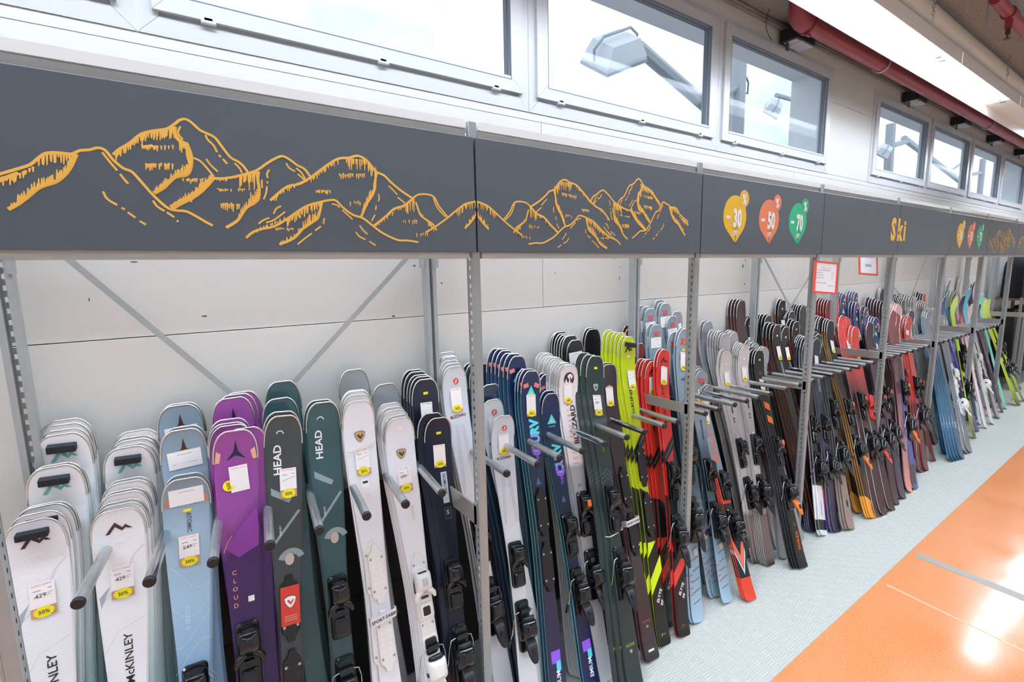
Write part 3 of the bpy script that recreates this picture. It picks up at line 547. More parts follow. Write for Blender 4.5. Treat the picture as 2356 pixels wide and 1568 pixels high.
# ================================================================== SKIS
SL = 1.5                                     # modelled length; every ski is scaled along its length to its own size
SHAPES = {'all': (.050, .036, .0625, 2.9, .048), 'race': (.047, .033, .057, 2.7, .045), 'wide': (.052, .039, .066, 3.0, .046), 'kid': (.046, .038, .055, 2.0, .085), 'twin': (.05, .042, .057, 2.0, .10)}
def halfw(v, sh):
    tail, waist, shov, pw, _ = SHAPES[sh]
    sm = lambda t: t * t * (3 - 2 * t)
    if v < .02: return tail * (.80 + .2 * math.sqrt(max(0, 1 - ((.02 - v) / .02) ** 2)))
    if v < .45: return tail + (waist - tail) * sm((v - .02) / .43)
    if v < .925: return waist + (shov - waist) * sm((v - .45) / .475)
    return shov * max(0, 1 - ((v - .925) / .075) ** pw) ** (1 / pw)
def rise(v, sh): 
    r = SHAPES[sh][4]; return -r * max(0, (v - .84) / .16) ** 2 - .010 * max(0, (.05 - v) / .05) ** 2
def thick(v): return .006 + .005 * max(0, 1 - abs(v - .45) / .5)
def surf(x, s, e, sh='all'): v = s / SL; return (x, rise(v, sh) - thick(v) - e, s)
VS = [0, .004, .01, .02, .06, .12, .2, .3, .4, .5, .6, .7, .78, .84, .87, .89, .91, .925, .94, .953, .965, .975, .983, .989, .994, .9975, .9992]
def board_mesh(sh, mats, name='ski_board'):
    V = []; Fc = []; mi = []; uv = []; n = 6
    for v in VS:
        w = max(halfw(v, sh), .004); t = thick(v); y = rise(v, sh); c = min(.005, w * .3)
        V += [(-w, y, v * SL), (w, y, v * SL), (w, y - t * .62, v * SL), (w - c, y - t, v * SL), (-w + c, y - t, v * SL), (-w, y - t * .62, v * SL)]
        uv += [(x / .13 + .5, v) for x in (-w, w, w, w - c, -w + c, -w)]
    for i in range(len(VS) - 1):
        for j in range(n):
            k = (j + 1) % n; Fc.append((i * n + j, i * n + k, (i + 1) * n + k, (i + 1) * n + j)); mi.append({0: 2, 1: 1, 2: 0, 3: 0, 4: 0, 5: 1}[j])
    Fc.append(tuple(reversed(range(n)))); mi.append(1); L = (len(VS) - 1) * n; Fc.append(tuple(range(L, L + n))); mi.append(1)
    me = bpy.data.meshes.new(name); me.from_pydata(V, [], Fc)
    for m in mats: me.materials.append(m)
    me.polygons.foreach_set('material_index', mi); ul = me.uv_layers.new(name='UVMap')
    for lp in me.loops: ul.data[lp.index].uv = uv[lp.vertex_index]
    me.update(); return me
def rim_mesh(sh, m, v0=.93):
    b = MB(); vs = [v0 + (.9985 - v0) * math.sin(k / 9 * math.pi / 2) for k in range(10)]
    P = [(-halfw(v, sh) - .0005, rise(v, sh) - .0035, v * SL) for v in vs] + [(halfw(v, sh) + .0005, rise(v, sh) - .0035, v * SL) for v in reversed(vs)]
    b.tube(P, .0034, 6); return b.mesh('tip_edge', m)
SILVER = mat('steel_ski_edge', 'd8d6d0', .2, .9); BASEB = mat('black_ski_base', '1c1c1f', .4); CARD = mat('tag_card', 'f6f1ee', .55); TAN = mat('tag_tan_band', 'c79a78', .6); ORT = mat('tag_orange_print', 'f0a080', .6); YEL = mat('yellow_burst', 'f7e614', .5); YST = mat('yellow_sticker', 'ffe81a', .5)
BURST = mat('white_sticker', 'f4f4f2', .5); PINK = mat('pink_pad', 'f0837c', .6); FOAM = mat('black_foam_block', '2a2d32', .95, noise=.3, nscale=200, bump=.6)
def price_tag(price, x=0, s=1.27, w=.055, h=.103):
    d = Decal(); d.rect(x, s, w, h, CARD, 1); d.rect(x, s - h * .36, w, h * .28, TAN, 2)
    d.text('SPORT-FABRIK', x, s + h * .44, .0048, ORT, 0, 3, .01); d.text(price + '.-', x, s + h * .13, .0125, INK, .06, 3, .0, .95); d.ribbon([(x - w * .34, s + h * .08), (x + w * .4, s + h * .19)], .0009, INK, 4)
    d.rect(x - w * .2, s + h * .28, w * .3, .0025, GREYT, 3); d.rect(x + w * .3, s + h * .3, w * .16, .0025, GREYT, 3)
    d.burst(x, s - h * .36, .0225, YEL, 4); d.text('30%', x, s - h * .36, .0115, INK, .04, 6, .005, .95); return d
D90 = math.pi / 2
def mountain_logo(d, x, s, k, m):
    P = lambda pts: [(x + a * k, s + c * k) for a, c in pts]
    d.poly(P([(-1.15, -.6), (-.28, .75), (.02, .36), (-.28, .18), (-.78, -.6)]), m, 1); d.poly(P([(-.28, .75), (.36, -.02), (.30, -.42), (-.3, .22)]), m, 1); d.poly(P([(.30, -.42), (.36, -.02), (.62, .32), (.66, -.08)]), m, 1); d.poly(P([(.62, .32), (1.2, -.28), (.78, -.22), (.5, .1)]), m, 1)
def star_logo(d, x, s, k, m): d.poly([(x, s + 1.2 * k), (x + .22 * k, s + .1 * k), (x + .85 * k, s - .75 * k), (x, s - .28 * k), (x - .85 * k, s - .75 * k), (x - .22 * k, s + .1 * k)], m, 1)
def shield(d, x, s, k, m1, m2): 
    sh_ = [(-1, .7), (-.5, .95), (0, 1), (.5, .95), (1, .7), (.85, -.1), (.45, -.75), (0, -1.1), (-.45, -.75), (-.85, -.1)]
    d.poly([(x + a * k * 1.08, s + c * k * 1.08) for a, c in sh_], INK, 1); d.poly([(x + a * k, s + c * k) for a, c in sh_], m1, 2); d.poly([(x - .6 * k, s + .3 * k), (x - .2 * k, s + .42 * k), (x + .02 * k, s - .1 * k), (x + .5 * k, s + .42 * k), (x + .62 * k, s + .2 * k), (x + .1 * k, s - .55 * k), (x - .25 * k, s - .2 * k)], m2, 3)
def tri_logo(d, x, s, k, m1): d.poly([(x, s + 1.0 * k), (x + .95 * k, s - .7 * k), (x - .95 * k, s - .7 * k)], m1, 1); d.poly([(x, s + .1 * k), (x + .33 * k, s - .42 * k), (x - .33 * k, s - .42 * k)], YST, 2)
def note(d, s, m=None, w=.095, h=.058, r=.04):
    d.rect(0, s, w, h, CARD, 2, r)
    for i in range(4): d.rect(0, s + h * (.3 - .17 * i), w * (.45 if i == 0 else .74), .0016, GREYT, 3, r)
def sticker(d, s, m, x=0, w=.022, h=.011): d.rect(x, s, w, h, m, 2, .05)
def dashes(d, s0, s1, m, n=15):
    for i in range(n):
        s = s0 + (s1 - s0) * i / n; sp = .008 + .020 * (i / n)
        for x in (-sp - .01, -sp, sp, sp + .01): d.rect(x * (1 if abs(x) < .036 else .9), s, .0014, .012, m, 1, .1 if x > 0 else -.1)
def redmarks(d, s0, s1, m, n=10):
    for i in range(n):
        for k in range(4): d.rect(-.02 + k * .0085, s0 + (s1 - s0) * i / n, .0022, .011, m, 1, .25)
MODELS = {}
def model(key, stops, side='steel_ski_edge', shape='all', deco=None, tag_=None, rim=None, interp='LINEAR', diag=0, rough=.32, coat=.35, pattern=None, bind=None, plate=None):
    sd = MATS[side] if side in MATS else mat('side_' + side, side, .35)
    top = sheet('sheet_' + key, stops, interp, diag, rough, coat, pattern)
    M = dict(board=board_mesh(shape, [top, sd, BASEB]), rim=rim_mesh(shape, rim or SILVER), shape=shape, gfx=None, tag=None, bind=bind, plate=plate)
    fn = lambda x, s, e: surf(x, s, e, shape)
    if deco:
        d = Decal(); deco(d); M['gfx'] = d.clusters(fn)
    if tag_: M['tag'] = price_tag(*tag_).mesh('price_tag', lambda x, s, e: surf(x, s, e + .0022, shape))
    MODELS[key] = M
# colours used in prints
TEAL = mat('teal_print', '6fb3b1', .4); PLUM = mat('plum_print', '4a2c33', .5); NAVY = mat('navy_print', '1f1c48', .4); BLK = mat('black_print', '17171a', .4); ORG = mat('orange_ski_print', 'f07a2c', .45); CYAN = mat('cyan_print', '5fe0ea', .4); VIO = mat('violet_print', '9a62e8', .4); REDP = mat('red_ski_print', 'e8473a', .4); DRED = mat('dark_red_print', '7a2230', .5); GRYB = mat('grey_blue_print', '6e8796', .45); SIL = mat('silver_print', 'b9bec2', .3, .4); TANP = mat('gold_shield_print', 'c8a878', .4, .3); NEON = mat('neon_print', 'd7f01c', .4); LBL = mat('pale_blue_print', 'cfe4f2', .4); COP = mat('copper_tip_inlay', 'c98f78', .35, .4); PINKP = mat('pink_ski_print', 'e86a8a', .4); BLUEP = mat('blue_print', '3a6fd8', .4)

def dk(tealv):
    def f(d):
        mountain_logo(d, 0, 1.435, .028, TEAL if tealv else PLUM); sticker(d, 1.392, BURST, 0, .024, .010)
        if not tealv:
            d.text('McKINLEY', .004, 1.0, .021, INK, D90, 1, .01, 1.25); d.ribbon([(-.055, 1.19), (.0, 1.25), (.03, 1.33), (.058, 1.36)], .0035, mat('pale_grey_line', 'd3d8de', .4)); d.poly([(-.052, 1.18), (-.03, 1.245), (-.056, 1.215)], mat('mid_grey_line', 'a9b2bb', .4)); d.ribbon([(-.05, 1.03), (-.02, 1.09), (.05, 1.12)], .0016, mat('pale_grey_line', 'd3d8de', .4))
    return f
model('white', [(0, 'f0f1f2'), (1, 'f2f2f2')], deco=dk(False), tag_=('429', 0, 1.25), rim=SILVER, shape='wide', pattern=('wave', 'f2f3f5', 9, .6))
model('white_teal', [(0, '4f9a9d'), (.45, '8fc4c8'), (.8, 'd8e6e8'), (1, 'efe9e7')], deco=dk(True), shape='wide', side='b9d3d3')
def f(d):
    star_logo(d, 0, 1.425, .030, PLUM); note(d, 1.435); sticker(d, 1.385, YST); d.text('ATOMIC', .004, 1.342, .0135, mat('slate_text', '5a4e58', .5), -D90, 1, .012); d.text('CLOUD Q', -.012, 1.02, .012, LBL, -D90, 1)
    for s in (-1, 1): d.poly([(s * .060, 1.405), (s * .045, 1.405), (s * .040, 1.43), (s * .056, 1.44)], COP, 1)
    for k in range(5): d.ribbon([(.05 - .1 * (i / 8), .80 + k * .09 + .05 * math.sin(i / 8 * 3.1 + k)) for i in range(9)], .0012, mat('swirl_white', 'cfe2f0', .4))
model('sky_blue', [(0, '5f8fb8'), (.55, '8fb4d6'), (.72, 'a9c9e0'), (.85, 'a8c3d6'), (1, '9fb3bf')], deco=f, tag_=('549', 0, 1.245), shape='wide', bind='black')
def f(d): star_logo(d, 0, 1.435, .030, PLUM); note(d, 1.40); sticker(d, 1.425, YST)
model('sky_blue_back', [(0, '5f8fb8'), (.55, '8fb4d6'), (.72, 'a9c9e0'), (.85, 'a8c3d6'), (1, '9fb3bf')], deco=f, shape='wide')
def f(d):
    star_logo(d, 0, 1.425, .034, NAVY); d.rect(.006, 1.335, .056, .088, CARD, 2, .06); d.text('SPORT-FABRIK', .006, 1.37, .0052, REDP, .06, 3); d.disc(-.026, 1.315, .018, YST, 4); d.text('30%', -.026, 1.315, .011, INK, -D90 + .2, 5)
    for i, c in enumerate('CLOUD'): d.text(c, -.026, 1.03 - i * .026, .014, mat('peach_text', 'f0a27c', .4), 0, 1)
    for s in (-1, 1): d.poly([(s * .063, 1.395), (s * .050, 1.395), (s * .044, 1.425), (s * .058, 1.435)], mat('peach_inlay', 'f0b496', .4), 1)
    d.poly([(-.05, 1.115), (.053, 1.23), (.055, 1.16), (.05, 1.10), (-.01, 1.075)], mat('magenta_arc', '8d3a9c', .35), 0); d.ribbon([(-.052, 1.10), (-.04, 1.13), (-.025, 1.15)], .002, mat('peach_text', 'f0a27c', .4)); d.rect(.018, .935, .018, .018, BURST, 1)
model('magenta', [(0, '33204a'), (.5, '4a2a66'), (.70, '5a2d78'), (.76, 'b45ab8'), (1, 'c25bbd')], deco=f, shape='wide', diag=-.10, side='5a2f70', bind='black')
def f(d): star_logo(d, 0, 1.425, .034, NAVY)
model('purple', [(0, '33204a'), (.5, '4a2a66'), (.70, '5a2d78'), (.76, 'b45ab8'), (1, 'c25bbd')], deco=f, shape='wide', diag=-.10, side='5a2f70')
def head(tagm):
    def f(d):
        d.text('HEAD', -.022, 1.345, .026, WHITE, D90, 1, .02, 1.15); d.ring(-.012, 1.435, .013, .0035, WHITE, 1, 12, 0, 170)
        lg = mat('pale_stripe', '8fa3a3', .4); d.poly([(-.045, 1.225), (.012, 1.19), (.022, 1.205), (-.045, 1.25)], lg, 0); d.ribbon([(-.04, 1.06), (.045, 1.16)], .009, lg); d.text('PURE JOY', -.02, 1.10, .006, WHITE, D90, 1)
        d.ring(.012, .99, .045, .02, lg, 0, 16, 20, 160); d.disc(.006, 1.0, .015, mat('foil_badge', 'd9c4c0', .25, .5), 2, 18, .02)
    return f
model('charcoal', [(0, '4c5052'), (1, '50585a')], deco=head(1), tag_=('560', .012, 1.26), coat=.8, bind='card')
model('petrol', [(0, '50666a'), (.5, '3f6268'), (1, '496e72')], deco=head(0), coat=.5, bind='black')
model('petrol_dark', [(0, '50666a'), (.5, '3f6268'), (1, '496e72')], coat=.9)
def f(d):
    shield(d, .0, 1.362, .02, TANP, INK); d.rect(.0, 1.18, .03, .034, BURST, 2); d.rect(0, 1.185, .02, .008, INK, 3); d.text('7', .006, 1.13, .012, mat('pale_gold_text', 'd8c6a8', .4), 0, 1)
model('pearl', [(0, 'eeeef1'), (1, 'f0eff0')], deco=f, tag_=('590', 0, 1.265), coat=.6, bind='plate', pattern=('wave', 'eeeef2', 14, .7))
def f(d): shield(d, .0, 1.345, .02, TANP, INK); d.text('NOVA', .012, 1.09, .016, mat('pale_gold_text', 'd8c6a8', .4), D90, 1); sticker(d, 1.455, BURST)
model('pearl_bound', [(0, 'eeeef1'), (1, 'f1f0f1')], deco=f, tag_=('590', 0, 1.235), coat=.5, bind='white', pattern=('wave', 'eeeef2', 14, .7))
model('clear_wrap', [(0, 'b2b6b9'), (1, 'b6babd')], coat=1.0, rough=.2)
def f(d): sticker(d, 1.44, YST)
model('brown_wrap', [(0, '10141f'), (.6, '141c33'), (1, '1a2440')], deco=f, tag_=('595', 0, 1.35), coat=1.0, side='8a9096')
def f(d): sticker(d, 1.43, YST); d.rect(.012, 1.18, .028, .14, mat('light_band', 'ccd3da', .4), 1); d.text('SALOMON', .012, 1.195, .014, mat('navy_text', '1f2a44', .5), D90, 2, .012); d.rect(.012, 1.065, .03, .05, mat('grey_box', '6a6f78', .4), 1); d.rect(.012, 1.065, .026, .046, BLK, 2); d.text('S', .012, 1.07, .02, SIL, 0, 3, .03)
model('navy', [(0, '10141f'), (.6, '141c33'), (1, '1a2440')], deco=f, tag_=('595', 0, 1.325), bind='black', side='3a4358')
def f(d): d.disc(.006, 1.435, .014, REDP, 1); d.text('S', .006, 1.435, .016, WHITE, -.4, 2, .03); d.text('BLIZZARD', 0, 1.285, .012, DRED, .05, 1, .03, 1.05); dashes(d, 1.24, .95, mat('brown_dash', 'a88f8c', .5), 22)
model('frost', [(0, 'cfd3d6'), (.6, 'e3e4e6'), (.82, 'ccd3da'), (1, 'cfd6da')], deco=f, tag_=('650', 0, 1.355), coat=.5, bind='black')
model('graphite_wrap', [(0, '4c4f55'), (1, '4c4f55')], coat=1.0, side='9a9da0')
model('night_wrap', [(0, '2c4560'), (1, '2c4560')], coat=1.0, side='6a7a88')
def curv(lo):
    def f(d):
        o = lo
        tri_logo(d, 0, 1.40 - o, .030, CYAN); d.text('FISCHER', 0, 1.365 - o, .008, CYAN, 0, 1); d.text('RV', .006, 1.235 - o, .050, CYAN, D90, 1, .06, .88); d.text('CU', .006, 1.155 - o, .050, mat('blue_violet_print', '8aa0f0', .4), D90, 1, .06, .88); d.text('C', .006, 1.118 - o, .050, VIO, D90, 2, .06, .88); d.text('THE', .010, 1.075 - o, .016, VIO, D90, 1, .03)
        d.poly([(0, 1.0 - o), (.014, .965 - o), (-.014, .965 - o)], mat('outline_blue', '4a6a9a', .4), 1); d.rect(0, .22, .05, .05, VIO, 1); d.rect(.012, .18, .025, .04, CYAN, 1); d.text('PREMIUM', .006, .10, .022, WHITE, D90, 1, .02)
        if not lo:
            for s in (-1, 1): d.rect(s * .032, 1.45 - .02, .03, .020, PINK, 3, s * -.3)
    return f
model('violet_wrap', [(0, '1f2f66'), (.5, '14243f'), (.75, '14365c'), (1, '16306a')], deco=curv(0), tag_=('700', -.002, 1.335), coat=1.0, side='6fd0c0', shape='race', bind='rail')
model('deep_blue', [(0, '1f2f66'), (.5, '14243f'), (.75, '14365c'), (1, '16306a')], deco=curv(.04), side='74d6c4', shape='race', bind='black')
def f(d):
    tri_logo(d, 0, 1.40, .026, CYAN)
    for s in (-1, 1): d.rect(s * .032, 1.432, .03, .018, PINK, 3, s * -.3)
model('blue_wrap', [(0, '1f2f66'), (.5, '14243f'), (.75, '14365c'), (1, '16306a')], deco=f, coat=1.0, side='4fb8a8', shape='race')
def f(d): d.disc(0, 1.43, .034, PLUM, 1); d.text('S', 0, 1.43, .052, WHITE, -.5, 2, .05); d.text('BLIZZARD', .016, 1.20, .030, BLK, D90, 1, .03, 1.05); redmarks(d, 1.30, .98, REDP, 12); d.text('RC', .0, .9, .012, BLK, 0, 1)
model('chalk', [(0, 'd6d3d5'), (.3, 'c3c4c8'), (.66, 'c6c8cc'), (.675, 'ece9ea'), (1, 'eae4e2')], deco=f, tag_=('700', -.008, 1.36), bind='amber', side='c9cacb')
def f(d):
    sticker(d, 1.44, YST); shield(d, 0, 1.345, .018, mat('grey_shield', 'b8bcae', .4), BLK); d.text('NOVA', -.002, 1.06, .016, mat('lime_text', 'c3b84a', .4), D90, 1, 0); d.text('10', .0, .16, .014, WHITE, 0, 1); d.text('NOVA', 0, .185, .014, mat('lime_text', 'c3b84a', .4), .05, 1, 0)
    for k in range(3): d.ribbon([(-.035, .92 - k * .02), (0, .945 - k * .02), (.035, .92 - k * .02)], .006, mat('grey_chevron', '4d5a5a', .4))
model('forest', [(0, '2c3a37'), (1, '2c3c3a')], deco=f, tag_=('700', 0, 1.255), side='4a4d50', bind='black', pattern=('wavemix', '46605c', 16, .35))
def f(d): d.text('NOVA', 0, .18, .014, mat('rose_text', 'b05a5a', .4), 0, 1, 0); d.text('14', 0, .155, .013, WHITE, 0, 1); d.rect(0, .045, .04, .012, BURST, 1); shield(d, 0, 1.37, .018, TANP, BLK)
model('aubergine', [(0, '43343a'), (1, '43363b')], deco=f, tag_=('700', -.004, 1.325), coat=1.0, side='8a2f3a', bind='rail')
def f(d): note(d, 1.41)
model('black_wrap', [(0, '1c1e21'), (1, '1e2023')], coat=1.0, side='8c9094')
model('black_note', [(0, '1c1e21'), (1, '1e2023')], coat=1.0, deco=f, side='8c9094')
def elyte(num, m):
    def f(d):
        mountain_logo(d, 0, 1.435, .026, BLK); d.text('McKINLEY', -.006, 1.185, .022, BLK, D90, 1, .015, 1.6); sticker(d, 1.40, BURST)
        d.poly([(-.045, .915), (.05, 1.02), (.05, .955), (-.042, .85)], BLK, 1); d.ribbon([(-.035, .885), (.046, .985)], .010, mat('grey_slash', '55585a', .5), 2)
        d.text('ELYTE', .006, .22, .018, WHITE, D90 - .6, 2, .03); d.text(num, .02, .185, .018, WHITE, D90 - .6, 2, .03); mountain_logo(d, 0, .05, .014, m)
        d.poly([(-.045, .30), (.05, .40), (.05, .33), (-.047, .23)], m, 1); d.poly([(-.043, .40), (.03, .47), (-.03, .47)], m, 1)
    return f
model('neon', [(0, '1d1f20'), (.49, '2a2a2b'), (.50, 'cbe01a'), (1, 'd9f024')], deco=elyte('07', NEON), tag_=('320', .012, 1.275), side='cbe01a', interp='CONSTANT', diag=.05, pattern=('wave', 'd8d890', 13, .9), shape='race')
model('red', [(0, '222224'), (.46, '1d1d1f'), (.47, 'e8382e'), (1, 'ec4034')], deco=elyte('09', REDP), tag_=('429', .004, 1.35), side='d2302a', interp='CONSTANT', diag=.05, pattern=('wave', 'd8c8c8', 13, .9), shape='race', bind='black')
def volk(txt_):
    def f(d):
        d.text('XX', 0, 1.43, .034, REDP, 0, 1, .06); sticker(d, 1.385, YST); d.text('volkl', 0, 1.22, .018, BLK, .15, 1, .02); d.text(txt_, .004, 1.06, .020, BLK, D90, 1, .02)
        rn = random.Random(5)
        for k in range(26):
            s = .08 + k * .05; d.ribbon([(-.04 + rn.uniform(0, .02), s), (.036, s + .022)], .004, mat('slate_dash', '4a5c68', .5), 1) if not (.95 < s < 1.3) else None
        for k in range(4): d.ribbon([(-.046, .12 + k * .03), (-.026, .128 + k * .03)], .005, REDP, 2)
        d.rect(.012, .32, .03, .03, mat('kraft_sticker', 'cdb894', .5), 3)
    return f
model('steel_blue', [(0, 'a6c2d2'), (.25, 'a0bccd'), (.4, '54707f'), (.6, '5b7482'), (.72, 'a3bccb'), (1, 'a9c0cc')], deco=volk('PEREGRINE'), tag_=('649', .0, 1.32), side='4a6070', bind='black')
def f(d): note(d, 1.40); d.text('XX', 0, 1.45, .024, REDP, 0, 1, .06)
model('steel_blue_note', [(0, 'a6c2d2'), (.25, 'a0bccd'), (.4, '54707f'), (.6, '5b7482'), (.72, 'a3bccb'), (1, 'a9c0cc')], deco=f, coat=.9, side='5a6a74')
def f(d):
    d.text('REVOLT', .0, 1.06, .048, mat('coral_print', 'f0785c', .45), D90, 1, .03, 1.1); note(d, 1.36, None, .07, .06); sticker(d, 1.42, YST); d.text('130', .0, .86, .014, BLK, 0, 1)
    d.poly([(-.05, .34), (0, .20), (.05, .34), (.05, .42), (0, .28), (-.05, .42)], mat('coral_print', 'f0785c', .45), 1); d.poly([(-.05, .30), (0, .16), (.05, .30), (.05, .33), (0, .19), (-.05, .33)], LBL, 1)
model('coral_park', [(0, 'e8452c'), (.09, '2a2526'), (.3, '312a2b'), (.42, 'e24a34'), (.56, '9fb8cc'), (1, 'a4b6c4')], interp='CONSTANT', deco=f, tag_=('229', 0, 1.27), side='e0503c', bind='black', shape='twin')
def f(d): d.rect(0, 1.13, .013, .16, BLK, 1); d.text('SALOMON', 0, 1.14, .011, SIL, D90, 2); d.rect(0, 1.0, .018, .036, BLK, 1); d.text('S', 0, 1.0, .016, WHITE, 0, 2, .03); d.rect(0, .84, .02, .09, mat('pale_slash', 'd9d9da', .4), 1, -.25); sticker(d, 1.41, BURST); d.rect(0, .36, .045, .07, mat('grey_block', 'b4b2b4', .4), 1)
model('silver_white', [(0, '3a2f2c'), (.03, '8f7a70'), (.22, 'a08a80'), (.24, 'd8d6d6'), (.6, 'c9c9ca'), (1, 'd6cfca')], deco=f, tag_=('520', 0, 1.30), side='cfcfcf', bind='black')
model('silver_wrap', [(0, 'cccac9'), (1, 'cccac9')], coat=.9, side='d6d4d0')
def f(d): d.poly([(-.03, 1.12), (.03, 1.10), (.03, 1.05), (-.03, 1.07)], ORG, 1); d.poly([(-.03, 1.02), (.03, 1.0), (.03, .95), (-.03, .97)], ORG, 1); d.text('ROSSIGNOL', .026, 1.0, .014, mat('grey_letters', '6a6a6c', .5), D90, 1); shield(d, 0, 1.33, .018, mat('rust_shield', '7a3a22', .4), BLK); sticker(d, 1.43, YST); d.text('FORZA', .006, .17, .026, ORG, D90, 1, .02); d.text('60', .004, .27, .02, mat('dim_gold', '8a6a30', .4), D90, 1); mountain_logo(d, .012, .06, .014, ORG)
model('ember', [(0, '1e1c1d'), (1, '1e1c1d')], deco=f, tag_=('620', 0, 1.235), side='46464a', bind='orange')
model('rust_wrap', [(0, '523e3e'), (1, '523e3e')], coat=.8, side='a05a5a')
def f(d): d.text('SALOMON', .004, 1.14, .024, mat('pale_letters', 'cfd4d8', .4), D90, 1, .02, 1.05); sticker(d, 1.42, BURST)
model('black_print', [(0, '17181b'), (1, '1b1d20')], deco=f, tag_=('560', .002, 1.29), side='b05038')
model('black_stripe', [(0, '17181b'), (1, '1b1d20')], deco=lambda d: sticker(d, 1.44, YST), tag_=('480', .002, 1.31), side='d8503a')
model('slate', [(0, '3a3550'), (.3, '4c465e'), (.6, '353a4c'), (1, '3a4854')], deco=lambda d: d.text('SALOMON', .004, 1.14, .024, mat('pale_letters', 'cfd4d8', .4), D90, 1, .02, 1.05), tag_=('499', .002, 1.31), side='8a869a', bind='black')
model('white_tail', [(0, 'dedede'), (.02, '2a2a2c'), (.07, 'e8e8e9'), (.22, 'ecebec'), (.23, '2e2024'), (.6, '1d1c20'), (1, '2c2f34')], interp='CONSTANT', side='cfcfd2', bind='black', deco=lambda d: d.text('EXPERIENCE', .004, .19, .012, mat('grey_letters', '6a6a6c', .5), D90, 1))
model('rainbow', [(0, '4a4ab0'), (.08, '9a4ab4'), (.14, 'e0609a'), (.19, 'f0a048'), (.22, 'dfe03a'), (.235, '2a3450'), (.45, '2a2c40'), (.55, 'd8e020'), (.66, 'e8e020'), (.68, 'f0603a'), (.8, '7a6a84'), (1, '4a4a58')], side='8a7aa4')
model('tan', [(0, 'b49a8a'), (.22, 'b89e8e'), (.225, '3a3234'), (.6, '242226'), (1, '2c2a2c')], interp='CONSTANT', side='6a6260', bind='black', deco=lambda d: d.rect(0, .16, .022, .04, BLK, 1))
model('amber', [(0, 'f2a238'), (.10, 'f0a03a'), (.105, '26231f'), (.6, '1f1d1c'), (1, '2a2b2e')], interp='CONSTANT', diag=.04, side='f0a03a', bind='orange', tag_=('640', .002, 1.29), deco=lambda d: d.ribbon([(0, .05), (.01, .3)], .004, ORG, 1))
model('scarlet', [(0, '4a2226'), (.55, '4a2226'), (.7, 'd83f38'), (1, 'dc443c')], side='d8d0cc', bind='red', tag_=('590', 0, 1.25), diag=-.06)
model('crimson_wrap', [(0, '9a2832'), (1, 'a02a34')], coat=.8, side='c05a5c')
def f(d):
    tri_logo(d, 0, 1.36, .026, mat('mint_print', '7ae0a8', .4)); sticker(d, 1.42, YST); d.rect(0, 1.23, .03, .07, CARD, 2); d.rect(0, 1.18, .03, .03, YST, 3); d.rect(.02, 1.45, .03, .02, PINK, 3, -.3)
model('royal', [(0, '303a5c'), (.5, '1f2a4e'), (1, '2c3f86')], deco=f, coat=.9, side='c0705c', shape='race')
model('maroon', [(0, '3c2430'), (1, '4a2832')], coat=.7, side='7d5a5c', bind='red')
model('grey_plum', [(0, '54444a'), (1, '5b484c')], coat=.6, side='c9c5c0', tag_=('550', 0, 1.27))
model('pink_clear', [(0, 'e88a82'), (.2, 'c8989a'), (.6, '6a3a44'), (1, 'b85a5c')], coat=.8, side='d86a60')
model('blue_fade', [(0, '3f7ec8'), (.15, '4a62c0'), (.3, '7a5ab0'), (.6, '3a2a34'), (1, 'b8504c')], side='6a6ab8', bind='orange', coat=.6)
model('rose_white', [(0, '4a3434'), (.5, '4a3434'), (.6, 'c8948c'), (1, 'd0a098')], side='d0ccc8', tag_=('420', 0, 1.30), coat=.6)
model('race_red', [(0, '6a3030'), (.4, '6a3030'), (.45, 'd04038'), (1, 'd04038')], side='d83a34', tag_=('380', 0, 1.26), deco=lambda d: note(d, 1.38, None, .07, .05), bind='red', coat=.6)
model('ash', [(0, '86888a'), (.5, '6a8a98'), (.8, 'a8aaa6'), (1, 'b8b6b0')], side='c4c6c4', coat=.6)
model('azure', [(0, '3f6c88'), (.6, '3f6c88'), (.8, 'aab2b5'), (1, 'aab2b5')], side='3f88ae', coat=.5, deco=lambda d: d.text('AIR', 0, .3, .03, WHITE, D90, 1))
model('kid_cyan', [(0, 'c8e8f0'), (.6, 'bfe6f2'), (.8, '3fc0e0'), (1, '38b8da')], shape='kid', side='e8f4f6')
model('kid_white', [(0, 'd8d6d2'), (1, 'dcd2c8')], shape='twin', side='b8b4b0', bind='white')
model('kid_navy', [(0, 'e8e4e0'), (.6, 'ece8e6'), (.8, 'd85a78'), (.86, '2c2c58'), (1, '28284e')], shape='kid', side='e0607a')
model('kid_lime', [(0, '2a2e2c'), (.3, 'c8e020'), (.8, 'b8d82a'), (1, 'dcec7a')], shape='kid', side='c8e020', bind='black')
model('kid_violet', [(0, '5a4a9a'), (.5, '6a6ad0'), (.8, '5a58c8'), (1, '2a3a8c')], shape='kid', side='4a4a9a', deco=lambda d: d.text('ROSSIGNOL', .0, 1.05, .03, WHITE, D90, 1, .02))
model('kid_teal', [(0, '1a6a84'), (1, '2f9cb8')], shape='kid', side='2a8ca8')
model('kid_mint', [(0, '6ad0b8'), (1, '7ae0c8')], shape='kid', side='8ae0cc')
model('kid_maroon', [(0, '4a2a3c'), (1, '4a3448')], shape='kid', side='6a4a5c')

